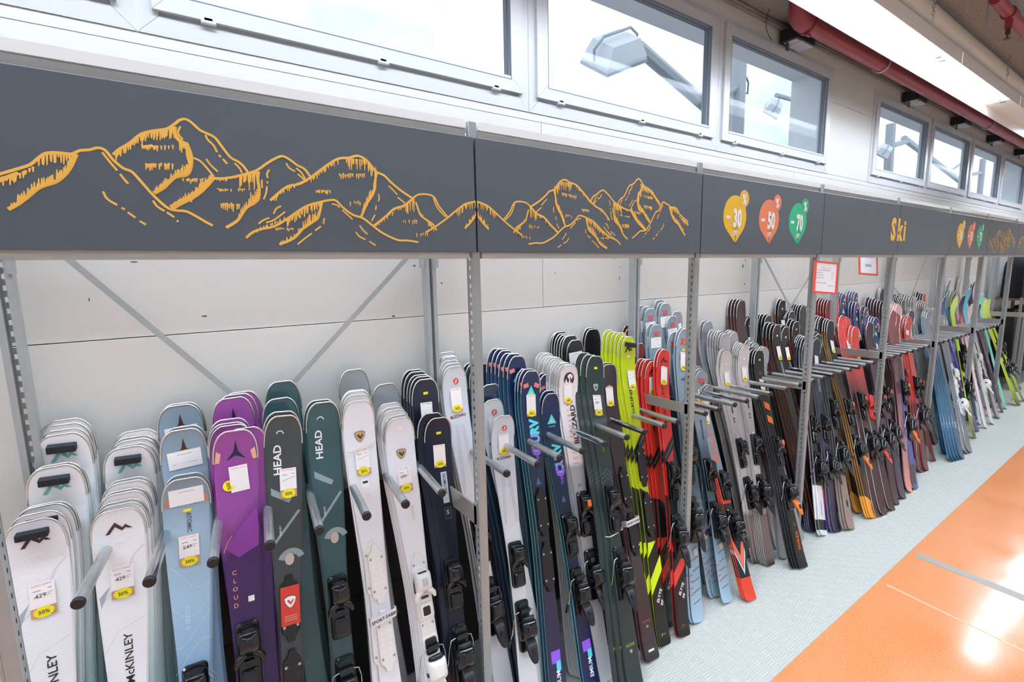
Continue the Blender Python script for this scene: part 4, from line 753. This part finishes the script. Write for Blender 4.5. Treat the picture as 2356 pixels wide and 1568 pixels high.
# ------------------------------------------------------------------ bindings (parts shared between skis)
BGREY = mat('dark_grey_plastic', '1d2024', .3); BSH = mat('glossy_black_plastic', '090a0d', .18, coat=.3); WHP = mat('white_plastic', 'e9e6e0', .35); OLV = mat('orange_lever', 'ef7a22', .35); RLV = mat('red_binding_plastic', 'e2463c', .3); PLB = mat('black_binding_plate', '1d1a1b', .3); ALU = mat('brushed_aluminium', 'b9bcc0', .25, .8); REDC = mat('red_card', 'd8402f', .5)
def rr(x, z0, z1, y, k=.42):
    """rounded rectangle ring"""
    r = min(x, (z1 - z0) / 2) * k; out = []
    for cx, cz, a0 in ((-x + r, z0 + r, 180), (x - r, z0 + r, 270), (x - r, z1 - r, 0), (-x + r, z1 - r, 90)):
        out += [(cx + r * math.cos(math.radians(a0 + a)), y, cz + r * math.sin(math.radians(a0 + a))) for a in (0, 30, 60, 90)]
    return out
def toe(body, acc):
    b = MB(); b.loft([rr(.034, -.14, .075, -.010), rr(.0345, -.14, .075, -.020), rr(.030, -.136, .070, -.025)], 0)
    b.loft([rr(.030, -.034, .064, -.024), rr(.034, -.030, .060, -.032), rr(.0335, -.024, .057, -.042), rr(.030, -.014, .052, -.053), rr(.024, -.004, .046, -.061), rr(.014, .006, .036, -.065)], 0, True)
    for s in (-1, 1):
        b.tube([(s * .012, -.040, -.016), (s * .026, -.041, -.024), (s * .037, -.041, -.038), (s * .040, -.040, -.052)], [.011, .012, .010, .006], 8, 0)
        b.tube([(s * .026, -.024, .045), (s * .033, -.030, .02), (s * .034, -.030, -.02)], .0045, 6, 2)
    b.loft([rr(.0125, .004, .038, -.0635), rr(.0115, .006, .036, -.067), rr(.008, .010, .032, -.0685)], 1)
    b.loft([rr(.020, .040, .058, -.040), rr(.016, .044, .060, -.050)], 2)
    b.loft([rr(.025, -.13, -.068, -.025), rr(.0245, -.129, -.069, -.032), rr(.020, -.124, -.074, -.0345)], 0); b.loft([rr(.015, -.118, -.082, -.0343), rr(.0145, -.117, -.083, -.036)], 2)
    b.tube([(-.014, -.035, -.045), (.014, -.035, -.045)], .005, 6, 2)
    return b.mesh('toe_binding', [body, acc, BGREY])
def heel(body, acc):
    b = MB(); b.loft([rr(.033, -.10, .13, -.010), rr(.0335, -.10, .13, -.020), rr(.029, -.096, .126, -.025)], 0)
    b.loft([rr(.024, .058, .122, -.025), rr(.0225, .060, .120, -.031)], 2)
    b.loft([rr(.032, -.050, .042, -.024), rr(.037, -.046, .048, -.036), rr(.0385, -.040, .052, -.050), rr(.035, -.030, .050, -.064), rr(.028, -.022, .044, -.076), rr(.016, -.010, .032, -.083)], 0, True)
    b.loft([rr(.029, .034, .052, -.046), rr(.030, .046, .066, -.056), rr(.026, .050, .068, -.066), rr(.016, .050, .062, -.071)], 2, True)
    b.loft([rr(.022, -.050, -.026, -.046), rr(.0255, -.078, -.034, -.058), rr(.024, -.104, -.060, -.070), rr(.018, -.126, -.094, -.079), rr(.010, -.134, -.116, -.083)], 1, True)
    b.loft([rr(.010, -.096, -.066, -.078), rr(.008, -.094, -.068, -.081)], 2)
    for s in (-1, 1): b.tube([(s * .034, -.05, .0), (s * .041, -.05, .0)], .009, 8, 2)
    return b.mesh('heel_binding', [body, acc, BGREY])
def brake():
    b = MB()
    for s in (-1, 1):
        b.tube([(s * .022, -.03, .085), (s * .044, -.03, .08), (s * .052, -.024, .05), (s * .056, -.006, -.01), (s * .062, .012, -.05)], .0028, 6, 0); b.tube([(s * .06, .006, -.035), (s * .066, .02, -.075)], .006, 6, 1)
    b.loft([rr(.026, .075, .1, -.034), rr(.024, .078, .098, -.048)], 1); return b.mesh('brake', [CHROME, BSH])
BR = brake()
def plates(m, holes):
    d = MB()
    for z0 in (-.30, -.06):
        pts = [(-.010, .0), (.010, .0), (.016, .02), (.028, .032), (.030, .05), (.030, .17), (.026, .185), (.014, .195), (.010, .215), (-.010, .215), (-.014, .195), (-.026, .185), (-.030, .17), (-.030, .05), (-.028, .032), (-.016, .02)]
        d.loft([[(x, -.012, z0 + z) for x, z in pts], [(x, -.021, z0 + z) for x, z in pts], [(x * .93, -.023, z0 + .107 + (z - .107) * .97) for x, z in pts]][:3], 0)
        for k in range(6):
            for s in (-1, 1): d.loft([[(s * .014 + .006 * math.cos(a), -.0228, z0 + .055 + k * .021 + .0035 * math.sin(a)) for a in [i * math.pi / 4 for i in range(8)]], [(s * .014 + .006 * math.cos(a), -.0236, z0 + .055 + k * .021 + .0035 * math.sin(a)) for a in [i * math.pi / 4 for i in range(8)]]], 1)
        for s in (-1, 1):
            for z in (.05, .165): d.tube([(s * .021, -.022, z0 + z), (s * .021, -.0245, z0 + z)], .0048, 10, 2)
    return d.mesh('binding_plate', [m, holes, ALU])
BIND = {'black': (toe(BSH, BGREY), heel(BSH, BGREY)), 'white': (toe(WHP, mat('clear_grey', 'c2c8cc', .2)), heel(WHP, WHP)), 'orange': (toe(BSH, OLV), heel(BSH, OLV)), 'amber': (toe(BSH, OLV), heel(BSH, BGREY)), 'red': (toe(BSH, RLV), heel(BSH, BGREY)), 'redtoe': (toe(RLV, BLK), heel(BSH, RLV))}
PLW = plates(WHP, mat('ski_seen_through_plate', 'eeeef1', .5)); PLD = plates(PLB, mat('dark_plate_print', '2c2a2b', .5))
b = MB(); b.loft([rr(.030, -.075, .05, -.0245, .06), rr(.030, -.075, .05, -.0255, .06)], 0)
dd = Decal(); shield(dd, 0, .0, .018, WHITE, REDC)
for i in range(3): dd.rect(0, -.045 - i * .007, .04, .002, mat('pale_red_print', 'd8b8b8', .6), 1)
CARDM = b.mesh('red_card', [REDC]); CARDP = dd.mesh('card_print', lambda x, z, e: (x, -.0256 - e, z))
b = MB(); w = .05
b.loft([[(-w, .004, 0), (-w, .004, .028), (-w, -.03, .034), (-w, -.03, .006)], [(-w * .9, -.032, 0), (-w * .9, -.032, .028), (-w * .9, -.034, .03), (-w * .9, -.034, .002)], [(w * .9, -.032, .01), (w * .9, -.032, .038), (w * .9, -.034, .04), (w * .9, -.034, .012)], [(w, .004, .01), (w, .004, .038), (w, -.03, .044), (w, -.03, .016)]], 0)
STRAP = b.mesh('strap', [mat('white_strap', 'e8e8ea', .5)]); dd = Decal(); dd.text('SPORT-FABRIK', .006, .021, .012, INK, .11, 1, .02); STRAPP = dd.mesh('strap_print', lambda x, z, e: (x, -.034 - e, z))
b = MB(); b.tube([(-.062, .004, .0), (-.045, -.017, -.004), (.0, -.0195, .006), (.045, -.018, .02), (.06, .003, .026)], .0022, 6); ELAS = b.mesh('elastic_band', [mat('cream_elastic', 'e6dcc6', .6)])
b = MB(); b.bevbox(-.034, .034, -.026, 0, -.011, .011, .0015); FOAMM = b.mesh('foam_block', [FOAM])

# ------------------------------------------------------------------ standing the skis in the rack
TH = .0215; NSK = 0; DESC = set()
def make_ski(key, tip, tail, label, group, front, opts, rolld=0):
    global NSK
    M = MODELS[key]; d = tip - tail; d.normalize()
    x = Vector((1, 0, 0)); x = (x - d * x.dot(d)).normalized(); y = d.cross(x).normalized()
    tip2 = tip + y * SHAPES[M['shape']][4]                       # the shovel curls forward, the straight body lies behind it
    d = tip2 - tail; L = d.length; d.normalize(); x = Vector((1, 0, 0)); x = (x - d * x.dot(d)).normalized(); y = d.cross(x).normalized()
    if rolld: x, y = x * math.cos(rolld) + y * math.sin(rolld), y * math.cos(rolld) - x * math.sin(rolld)
    o = bpy.data.objects.new('ski', None); COL.objects.link(o); tag(o, label, 'ski', group); o.empty_display_size = .05
    k = L / SL
    o.matrix_world = Matrix(((x.x, y.x, d.x * k, tail.x), (x.y, y.y, d.y * k, tail.y), (x.z, y.z, d.z * k, tail.z), (0, 0, 0, 1)))
    put('ski_board', M['board'], o); put('tip_edge', M['rim'], o); NSK += 1
    if M['gfx'] and (front or opts.get('gfx', True)):
        for gn, gm in M['gfx']:
            g_ = put(gn, gm, o)
            if gn == 'marking_lines': g_['kind'] = 'stuff'
    if M['tag'] and (front or opts.get('tags')): put('price_tag', M['tag'], o)
    if opts.get('foam') and (front or opts.get('foamall')):
        f_ = put('foam_block', FOAMM, o); q = surf(0, 1.462, .0, M['shape']); f_.location = q; f_.rotation_euler = (.45, .06, 0)
    bk = opts.get('bind', M['bind'])
    if bk and front:
        st, shh = opts.get('toe', .53) * SL, opts.get('heel', .31) * SL
        if bk in BIND:
            put('toe_binding', BIND[bk][0], o, (0, 0, st)); h = put('heel_binding', BIND[bk][1], o, (0, 0, shh)); put('brake', BR, h)
        elif bk in ('plate', 'card', 'rail'):
            put('binding_plate', PLW if bk == 'plate' else PLD, o, (0, 0, st))
            if bk == 'card': c = put('red_card', CARDM, o, (0, 0, .865)); put('card_print', CARDP, c)['kind'] = 'stuff'
        if bk == 'white': put('binding_plate', PLW, o, (0, .004, st - .02))
        if opts.get('strap'): s_ = put('strap', STRAP, o, (0, 0, opts['strap'] * SL)); put('strap_print', STRAPP, s_)
    if opts.get('elastic') and front: 
        for e_ in opts['elastic']: put('elastic_band', ELAS, o, (0, 0, e_ * SL))
    return o
def row(key, n, tip, Y, back=None, tail=None, desc='', **opts):
    if desc in DESC: raise ValueError('desc twice: ' + desc)
    DESC.add(desc); Y = .295 + .50 * (Y - .08); th = opts.get('th', .0215) * .52
    T0 = onY(*tip, Y); Yt = opts.get('yt', Y - .40)
    if tail is None: B0_ = Vector((T0.x + opts.get('dx', 0), Yt, .004))
    elif tail[0] == 'low':
        nrm = (T0 - CAM).cross(ray(tail[1], tail[2])); X_ = (nrm.dot(CAM) - nrm.y * Yt) / nrm.x; B0_ = Vector((X_, Yt, .004))
    else: B0_ = onZ(*tail, .004)
    for k in range(n):
        t = k / max(1, n - 1); Yk = Y + th * k
        if back and n > 1: T = onY(tip[0] + (back[0] - tip[0]) * t, tip[1] + (back[1] - tip[1]) * t, Yk)
        else: T = T0 + Vector((0, th * k, .004 * k))
        B_ = B0_ + Vector((T.x - T0.x, (Yk - Y), 0))
        if k: T = T + Vector((random.uniform(-.003, .003), 0, random.uniform(-.006, .006)))
        single = n == 1 and not opts.get('many')
        make_ski(key, T, B_, desc if n == 1 else (desc + ', foremost of its row' if k == 0 else desc + ', behind the foremost'), 'skis standing in the rack: ' + desc, k == 0, opts)
# --- bay under the big mountain sign
row('white', 1, (72, 1198), .08, None, ('low', 112, 1550), 'plain white ski with a dark foam block on its tip', foam=True)
row('white_teal', 1, (84, 1180), .105, desc='white teal ski close behind the plain white foam tipped one')
row('white_teal', 2, (98, 1163), .15, (104, 1155), None, 'white teal ski with foam, third group from the wall', foam=True)
row('white_teal', 2, (123, 1073), .25, (127, 1064), None, 'white teal ski with foam, second group from the wall', foam=True)
row('white_teal', 4, (140, 998), .36, (152, 964), None, 'white teal ski with foam, tallest group beside the end upright', foam=True)
row('white', 1, (268, 1172), .10, None, ('low', 293, 1545), 'plain white ski with dark peak logo and no foam')
row('white_teal', 6, (275, 1160), .122, (294, 1100), ('low', 310, 1545), 'white teal ski packed behind the plain white one without foam')
row('white_teal', 5, (292, 1028), .33, (315, 992), None, 'taller white teal ski with foam beside the sky blue skis', foam=True)
row('sky_blue', 2, (427, 1100), .12, (431, 1090), ('low', 449, 1536), 'sky blue ski with note, star logo and black binding', tags=False)
row('sky_blue_back', 2, (418, 988), .27, (421, 980), None, 'grey blue ski with yellow sticker on its star')
row('sky_blue_back', 2, (411, 932), .42, (414, 924), None, 'grey blue ski farthest back against the wall')
row('magenta', 1, (540, 990), .12, None, ('low', 576, 1541), 'bright magenta and purple ski with navy star and price note')
row('purple', 1, (564, 984), .16, desc='purple ski shifted aside behind the bright magenta one', dx=-.05)
row('purple', 3, (530, 978), .19, (527, 963), None, 'purple ski packed behind the bright magenta one', dx=-.05)
row('purple', 3, (533, 915), .36, (553, 900), None, 'purple ski farthest back below the brace')
row('charcoal', 2, (652, 956), .15, (648, 948), ('low', 674, 1536), 'charcoal ski with white lettering and a red card')
row('petrol_dark', 1, (643, 916), .3, desc='plain petrol ski in film right behind the charcoal one')
row('petrol_dark', 1, (648, 877), .42, desc='plain petrol ski in film at the foot of the brace')
row('petrol', 2, (743, 925), .2, (738, 920), ('low', 794, 1536), 'petrol green ski with white lettering and black binding')
row('pearl', 1, (823, 922), .15, None, ('low', 896, 1534), 'pearl white ski with gold shield and printed white strap', strap=.445, elastic=(.875,))
row('pearl', 3, (822, 908), .18, (818, 896), ('low', 880, 1534), 'pearl white ski packed behind the one with the strap')
row('clear_wrap', 1, (813, 850), .42, desc='translucent wrapped grey ski behind the pearl white ones')
row('pearl_bound', 5, (918, 961), .12, (898, 928), ('low', 998, 1534), 'pearl white ski with white bindings beside the navy one')
row('clear_wrap', 1, (886, 883), .38, desc='translucent wrapped grey ski with small sticker behind the white bound one')
row('brown_wrap', 5, (978, 872), .28, (952, 850), ('low', 1030, 1300), 'film wrapped navy ski with yellow sticker and price tag')
row('navy', 2, (1009, 961), .12, (992, 953), ('low', 1060, 1484), 'navy ski with a pale band and black bindings')
row('frost', 6, (1044, 843), .30, (1027, 811), None, 'frosty white ski with torn tag and red dashes')
# --- bay with the lime and red skis
row('frost', 1, (1159, 956), .1, None, ('low', 1214, 1532), 'frosty white ski with a curled paper note and black binding')
row('frost', 1, (1133, 919), .22, desc='frosty white ski behind the one with the curled note', bind=None)
row('night_wrap', 1, (1128, 884), .3, desc='dark wrapped ski behind the two frosty white ones')
row('night_wrap', 3, (1104, 838), .40, (1086, 832), None, 'dark blue wrapped ski half hidden by the upright')
row('violet_wrap', 3, (1223, 853), .15, (1210, 847), ('low', 1279, 1521), 'film wrapped blue ski with big lettering and pink pads')
row('blue_wrap', 6, (1191, 819), .26, (1144, 801), ('low', 1255, 1500), 'blue wrapped ski with mint edges and pink pads')
row('deep_blue', 2, (1268, 905), .12, (1262, 900), ('low', 1354, 1521), 'deep blue ski with big curved lettering and mint edges')
row('blue_wrap', 2, (1258, 861), .28, (1250, 856), None, 'blue wrapped ski right behind the deep blue one')
row('chalk', 11, (1310, 840), .15, (1252, 813), ('low', 1388, 1555), 'chalk white ski with large round logo', th=.023)
row('forest', 3, (1371, 819), .15, (1345, 812), (1462, 1590), 'dark green patterned ski with elastic bands', elastic=(.93, .43))
row('aubergine', 2, (1402, 838), .14, (1396, 832), (1499, 1515), 'aubergine wrapped ski with long dark plates and strap', strap=.43)
row('black_note', 2, (1323, 782), .38, (1318, 776), None, 'black wrapped ski with a paper note')
row('black_wrap', 6, (1312, 772), .385, (1284, 763), None, 'black wrapped ski packed left of the noted ones', th=.02)
row('black_wrap', 2, (1363, 757), .46, (1358, 753), None, 'black wrapped ski next to the lime ones')
row('neon', 6, (1447, 775), .18, (1402, 758), (1527, 1481), 'lime yellow ski with black lettering', foam=True, bind='rail')
row('red', 2, (1530, 804), .13, (1523, 801), (1572, 1460), 'bright red ski with black lettering and price tag')
row('red', 4, (1503, 831), .17, (1478, 823), (1545, 1437), 'bright red ski without tag, shorter, packed beside', gfx=True, bind=None)
row('crimson_wrap', 2, (1452, 754), .45, (1446, 750), None, 'dark crimson wrapped ski between lime and blue skis')
row('crimson_wrap', 1, (1470, 790), .36, desc='dark crimson ski hidden lower behind the lime ones')
row('steel_blue', 2, (1578, 758), .2, (1572, 756), (1603, 1429), 'steel blue ski with red crosses beside the upright')
row('steel_blue', 1, (1552, 764), .26, desc='steel blue ski half hidden behind the tagged one', dx=-.1, bind=None)
row('steel_blue_note', 2, (1510, 747), .34, (1502, 744), None, 'steel blue ski with note and red crosses, in front', dx=-.1)
row('steel_blue_note', 3, (1496, 710), .42, (1476, 704), None, 'tall steel blue wrapped ski with note, left of its pair')
row('steel_blue_note', 3, (1530, 698), .44, (1516, 692), None, 'tallest steel blue wrapped ski with note')
row('steel_blue_note', 2, (1547, 727), .40, (1556, 718), None, 'steel blue wrapped ski in middle of the blue group')
# --- bay with the silver white skis
row('steel_blue', 2, (1617, 854), .2, (1612, 850), (1648, 1369), 'shorter steel blue ski just past the upright', bind='black')
row('coral_park', 3, (1634, 888), .1, (1626, 884), (1726, 1379), 'pale blue twin tip ski with coral lettering and tail')
row('steel_blue', 1, (1604, 842), .25, None, (1671, 1384), 'steel blue ski whose pale tail stands on the plate')
row('clear_wrap', 2, (1628, 740), .44, (1620, 737), None, 'grey wrapped ski beside the slotted upright')
row('silver_white', 2, (1672, 808), .14, (1664, 804), (1747, 1290), 'silver white ski with black stripe, shorter', bind='black')
row('silver_wrap', 6, (1668, 768), .24, (1640, 757), None, 'silver white ski without tag, packed at the back')
row('silver_wrap', 4, (1688, 765), .33, (1676, 760), None, 'silver white ski with bright tip beside the packed ones')
row('silver_white', 5, (1715, 796), .14, (1700, 788), (1770, 1298), 'silver white ski with black stripe and brown tail')
row('clear_wrap', 4, (1737, 790), .24, (1722, 784), None, 'silver wrapped ski behind the ember ones')
row('ember', 4, (1748, 806), .14, (1730, 800), (1846, 1304), 'black ski with orange blocks and orange heel lever')
row('clear_wrap', 2, (1760, 800), .2, None, (1802, 1283), 'clear wrapped grey ski beside the orange lever')
row('rust_wrap', 4, (1706, 691), .44, (1686, 686), None, 'tall rust brown ski against the wall')
row('black_stripe', 2, (1724, 730), .42, (1720, 728), None, 'short dark ski with yellow sticker by the back upright')
row('black_wrap', 4, (1768, 726), .40, (1748, 722), None, 'black ski in film, left of the tall lettered ones')
row('black_print', 4, (1788, 747), .22, (1766, 741), None, 'black ski with tall pale lettering and tag', tags=False)
row('black_print', 3, (1808, 752), .28, (1796, 746), None, 'black ski with pale lettering but no tag', gfx=True)
row('black_stripe', 3, (1832, 740), .3, (1818, 735), None, 'black ski with yellow sticker and red edge')
row('black_stripe', 2, (1800, 691), .45, (1794, 688), None, 'tall black ski with tag against the wall')
row('black_wrap', 3, (1822, 716), .42, (1812, 712), None, 'black ski in film below the tall tagged one')
row('black_wrap', 5, (1848, 703), .40, (1826, 698), None, 'black ski in film near the foot of the braces')
row('slate', 3, (1850, 775), .22, (1842, 772), (1868, 1222), 'slate ski with white tail half behind the upright', bind=None)
row('white_tail', 2, (1862, 778), .12, (1856, 774), (1893, 1230), 'dark ski with white lettered tail by the upright')
# --- bay with the amber and scarlet skis
row('slate', 2, (1882, 780), .12, (1876, 776), (1924, 1222), 'slate ski with tall lettering past the price list')
row('rainbow', 2, (1886, 770), .2, (1880, 766), (1914, 1220), 'ski with rainbow tail and yellow band')
row('tan', 3, (1893, 731), .28, (1882, 728), (1956, 1217), 'black ski with tan tail and paper sticker')
row('amber', 3, (1912, 738), .2, (1902, 734), (2007, 1190), 'black ski with amber edges and amber tail', tags=False)
row('black_wrap', 3, (1866, 708), .44, (1856, 705), None, 'black ski in film behind the price list')
row('amber', 2, (1904, 752), .3, None, (1975, 1179), 'black ski with amber tail, set back', bind=None)
row('scarlet', 3, (1924, 690), .44, (1908, 687), None, 'tall scarlet ski close to the wall', bind=None)
row('crimson_wrap', 5, (1908, 690), .42, (1884, 686), None, 'tall crimson wrapped ski below the price list')
row('scarlet', 2, (1950, 731), .3, (1940, 728), (2031, 1183), 'scarlet ski with white note, middle height', bind='red')
row('scarlet', 2, (1970, 753), .2, (1962, 750), (2050, 1173), 'scarlet ski with tag, shortest', bind='redtoe', toe=.55)
row('royal', 4, (1940, 676), .45, (1924, 672), None, 'royal blue wrapped ski at the wall', th=.012)
row('royal', 4, (1969, 673), .46, (1952, 669), None, 'royal blue wrapped ski with bright tip at the wall', th=.012)
row('royal', 3, (1971, 696), .36, (1958, 692), None, 'royal blue wrapped ski with pink pad, second rank')
row('royal', 2, (1993, 707), .3, (1984, 704), None, 'royal blue wrapped ski with pink pad, third rank')
row('royal', 4, (2017, 732), .22, (2000, 727), (2076, 1146), 'royal blue wrapped ski with mint logo, front rank', bind='red')
row('maroon', 8, (2042, 696), .30, (1996, 684), None, 'maroon ski in a long even row')
row('maroon', 1, (2004, 742), .16, None, (2060, 1160), 'dark maroon ski standing on its tail by the red bindings')
# --- bay with the grey and azure skis
row('black_wrap', 3, (2030, 664), .46, (2026, 661), None, 'black ski in film half hidden by the upright', th=.012)
row('rose_white', 4, (2070, 702), .24, (2054, 697), (2101, 1125), 'rose white ski with tag just past the upright')
row('pink_clear', 1, (2058, 716), .16, None, (2090, 1132), 'ski with plain pink tail')
row('blue_fade', 1, (2066, 722), .14, None, (2104, 1122), 'ski with blue to violet fading tail')
row('black_wrap', 7, (2078, 690), .36, (2058, 676), None, 'black ski in film in the long dark row', th=.017)
row('race_red', 3, (2094, 730), .2, (2082, 727), (2129, 1082), 'red racing ski with white note')
row('grey_plum', 2, (2100, 716), .28, None, (2118, 1086), 'grey plum ski with pale edges')
row('race_red', 1, (2090, 740), .14, None, (2146, 1060), 'red racing ski standing alone near the red binding')
row('ash', 8, (2106, 684), .34, (2066, 672), None, 'ash grey ski in the tall grey row', th=.018)
row('black_wrap', 3, (2120, 676), .44, (2110, 672), None, 'dark ski in film at the end of the grey row')
row('race_red', 1, (2126, 676), .42, desc='orange red ski tip above the grey row', bind=None)
row('ash', 5, (2130, 697), .26, (2114, 691), None, 'pale grey ski in the second grey row', th=.018)
row('azure', 5, (2150, 712), .2, (2128, 706), (2212, 1055), 'grey tipped ski with azure tail and edges')
row('azure', 3, (2140, 716), .16, (2130, 712), (2180, 1042), 'azure edged ski left of the azure tailed ones')
row('ash', 2, (2174, 728), .2, (2168, 724), (2230, 1041), 'ash grey ski beside the azure ones', bind='white')
row('kid_violet', 1, (2164, 660), .42, desc='violet ski tip behind the grey rows')
# --- children's skis
row('kid_teal', 1, (2186, 645), .42, desc='teal short ski tip curling by the upright')
row('kid_violet', 1, (2176, 682), .25, None, (2247, 992), 'violet blue short ski with white lettering')
row('kid_teal', 1, (2184, 668), .32, desc='dark teal short ski beside the violet one')
row('kid_lime', 1, (2190, 670), .36, desc='lime short ski tip bent toward the navy one')
row('kid_navy', 1, (2200, 668), .3, desc='navy and pink short ski behind its twin')
row('kid_white', 1, (2214, 634), .42, desc='tall white twin tip ski of the children row')
row('kid_lime', 1, (2203, 682), .24, None, (2240, 1008), 'pale lime short ski in front of the white twin tip')
row('kid_navy', 1, (2220, 680), .2, None, (2266, 985), 'white short ski with navy tip and pink edge')
row('kid_cyan', 1, (2234, 664), .22, None, (2253, 976), 'cyan and ice blue short ski')
row('kid_maroon', 2, (2242, 648), .4, (2236, 652), None, 'maroon short ski near the upright')
row('kid_white', 1, (2222, 668), .34, desc='white short ski tip behind the cyan one', bind=None)
row('kid_white', 1, (2240, 700), .14, None, (2282, 976), 'white short ski with long pale tail on the plate')
row('clear_wrap', 2, (2236, 712), .2, (2232, 708), (2296, 962), 'grey short ski with dark tail cap', th=.05)
row('kid_mint', 1, (2264, 675), .3, None, (2312, 940), 'mint green short ski')
row('kid_maroon', 1, (2256, 700), .2, None, (2304, 948), 'plum short ski beside the mint one')
row('kid_lime', 2, (2272, 690), .3, (2268, 686), (2344, 932), 'lime and black short ski with black binding')
row('kid_lime', 1, (2278, 688), .36, None, (2353, 923), 'lime and black short ski farthest along the rack')
row('rust_wrap', 1, (2288, 686), .36, desc='red wrapped short ski beside the lime ones')
print('SKIS', NSK)

# ------------------------------------------------------------------ clothes shelf at the far end of the rack
t = thing('shelf_unit', 'grey steel shelf unit with a brown board past the children skis', 'shelf', (10.7, .1, 0))
b = MB(); b.box(0, 2.6, 0, .36, 1.36, 1.385); b.build('shelf_board', mat('brown_shelf_board', '6e5a4c', .6), t)
b = MB(); b.box(0, 2.6, -.015, 0, 1.31, 1.37); b.build('front_beam', BRUSH, t)
b = MB(); b.box(0, 2.6, 0, .36, .16, .18); b.build('shelf_board', mat('brown_shelf_board', '6e5a4c', .6), t)
for x in (0, 1.3, 2.6):
    b = MB(); b.box(x - .02, x + .02, .3, .34, 0, 2.2); b.build('post', UPR, t)
for x in (0, 2.6):
    b = MB(); b.box(x - .018, x + .018, .0, .03, 0, 1.4); b.build('post', UPR, t)
CLOTH = mat('black_navy_cloth', '0f131b', .85, noise=.3, nscale=14); CLOTH2 = mat('black_nylon', '14171c', .45, noise=.2, nscale=9)
def drape(name, lab, x0, x1, y0, y1, z0, z1, seed, m):
    rn = random.Random(seed); t = thing(name, lab, 'clothing', ((x0 + x1) / 2, (y0 + y1) / 2, z0), 'dark clothes at the end of the rack'); hx, hy, H = (x1 - x0) / 2, (y1 - y0) / 2, z1 - z0; n = 28; rings = []
    ph = [rn.uniform(0, 6) for _ in range(4)]
    for j in range(9):
        v = j / 8; k = 1 - .10 * v - (.35 * max(0, (v - .85) / .15)); rg = []
        for i in range(n):
            a = 2 * math.pi * i / n; c, s_ = math.cos(a), math.sin(a); e = .45
            w = 1 + .06 * math.sin(5 * a + ph[0] + v * 2) + .04 * math.sin(9 * a + ph[1] - v)
            rg.append((hx * k * w * abs(c) ** e * (1 if c > 0 else -1), hy * k * w * abs(s_) ** e * (1 if s_ > 0 else -1), H * v))
        rings.append(rg)
    b = MB(); b.loft(rings, 0, True); b.build('fabric', m, t)
    b = MB(); b.tube([(-hx * .8, -hy * .95, H * .82), (0, -hy * 1.05, H * .8), (hx * .8, -hy * .95, H * .83)], .008, 6); b.build('waist_seam', m, t)
    b = MB(); b.box(-hx * .2, hx * .2, -hy * 1.04, -hy * .9, H * .05, H * .09); b.build('label_patch', mat('olive_patch', '6a6a3a', .6), t)
drape('folded_trousers', 'stack of black trousers on the shelf nearest the children skis', 10.76, 11.3, .12, .38, 1.39, 2.0, 1, CLOTH)
drape('folded_trousers', 'stack of navy black trousers in the middle of the shelf', 11.42, 11.98, .12, .38, 1.39, 2.06, 2, CLOTH)
drape('folded_trousers', 'stack of black trousers at the far end of the shelf', 12.12, 12.64, .12, .38, 1.39, 2.02, 3, CLOTH)
drape('ski_bag', 'black nylon bag below the shelf nearest the children skis', 10.75, 11.4, .12, .42, .19, 1.2, 4, CLOTH2)
drape('ski_bag', 'black nylon bag below the far half of the shelf', 11.5, 12.3, .12, .42, .19, 1.22, 5, CLOTH2)
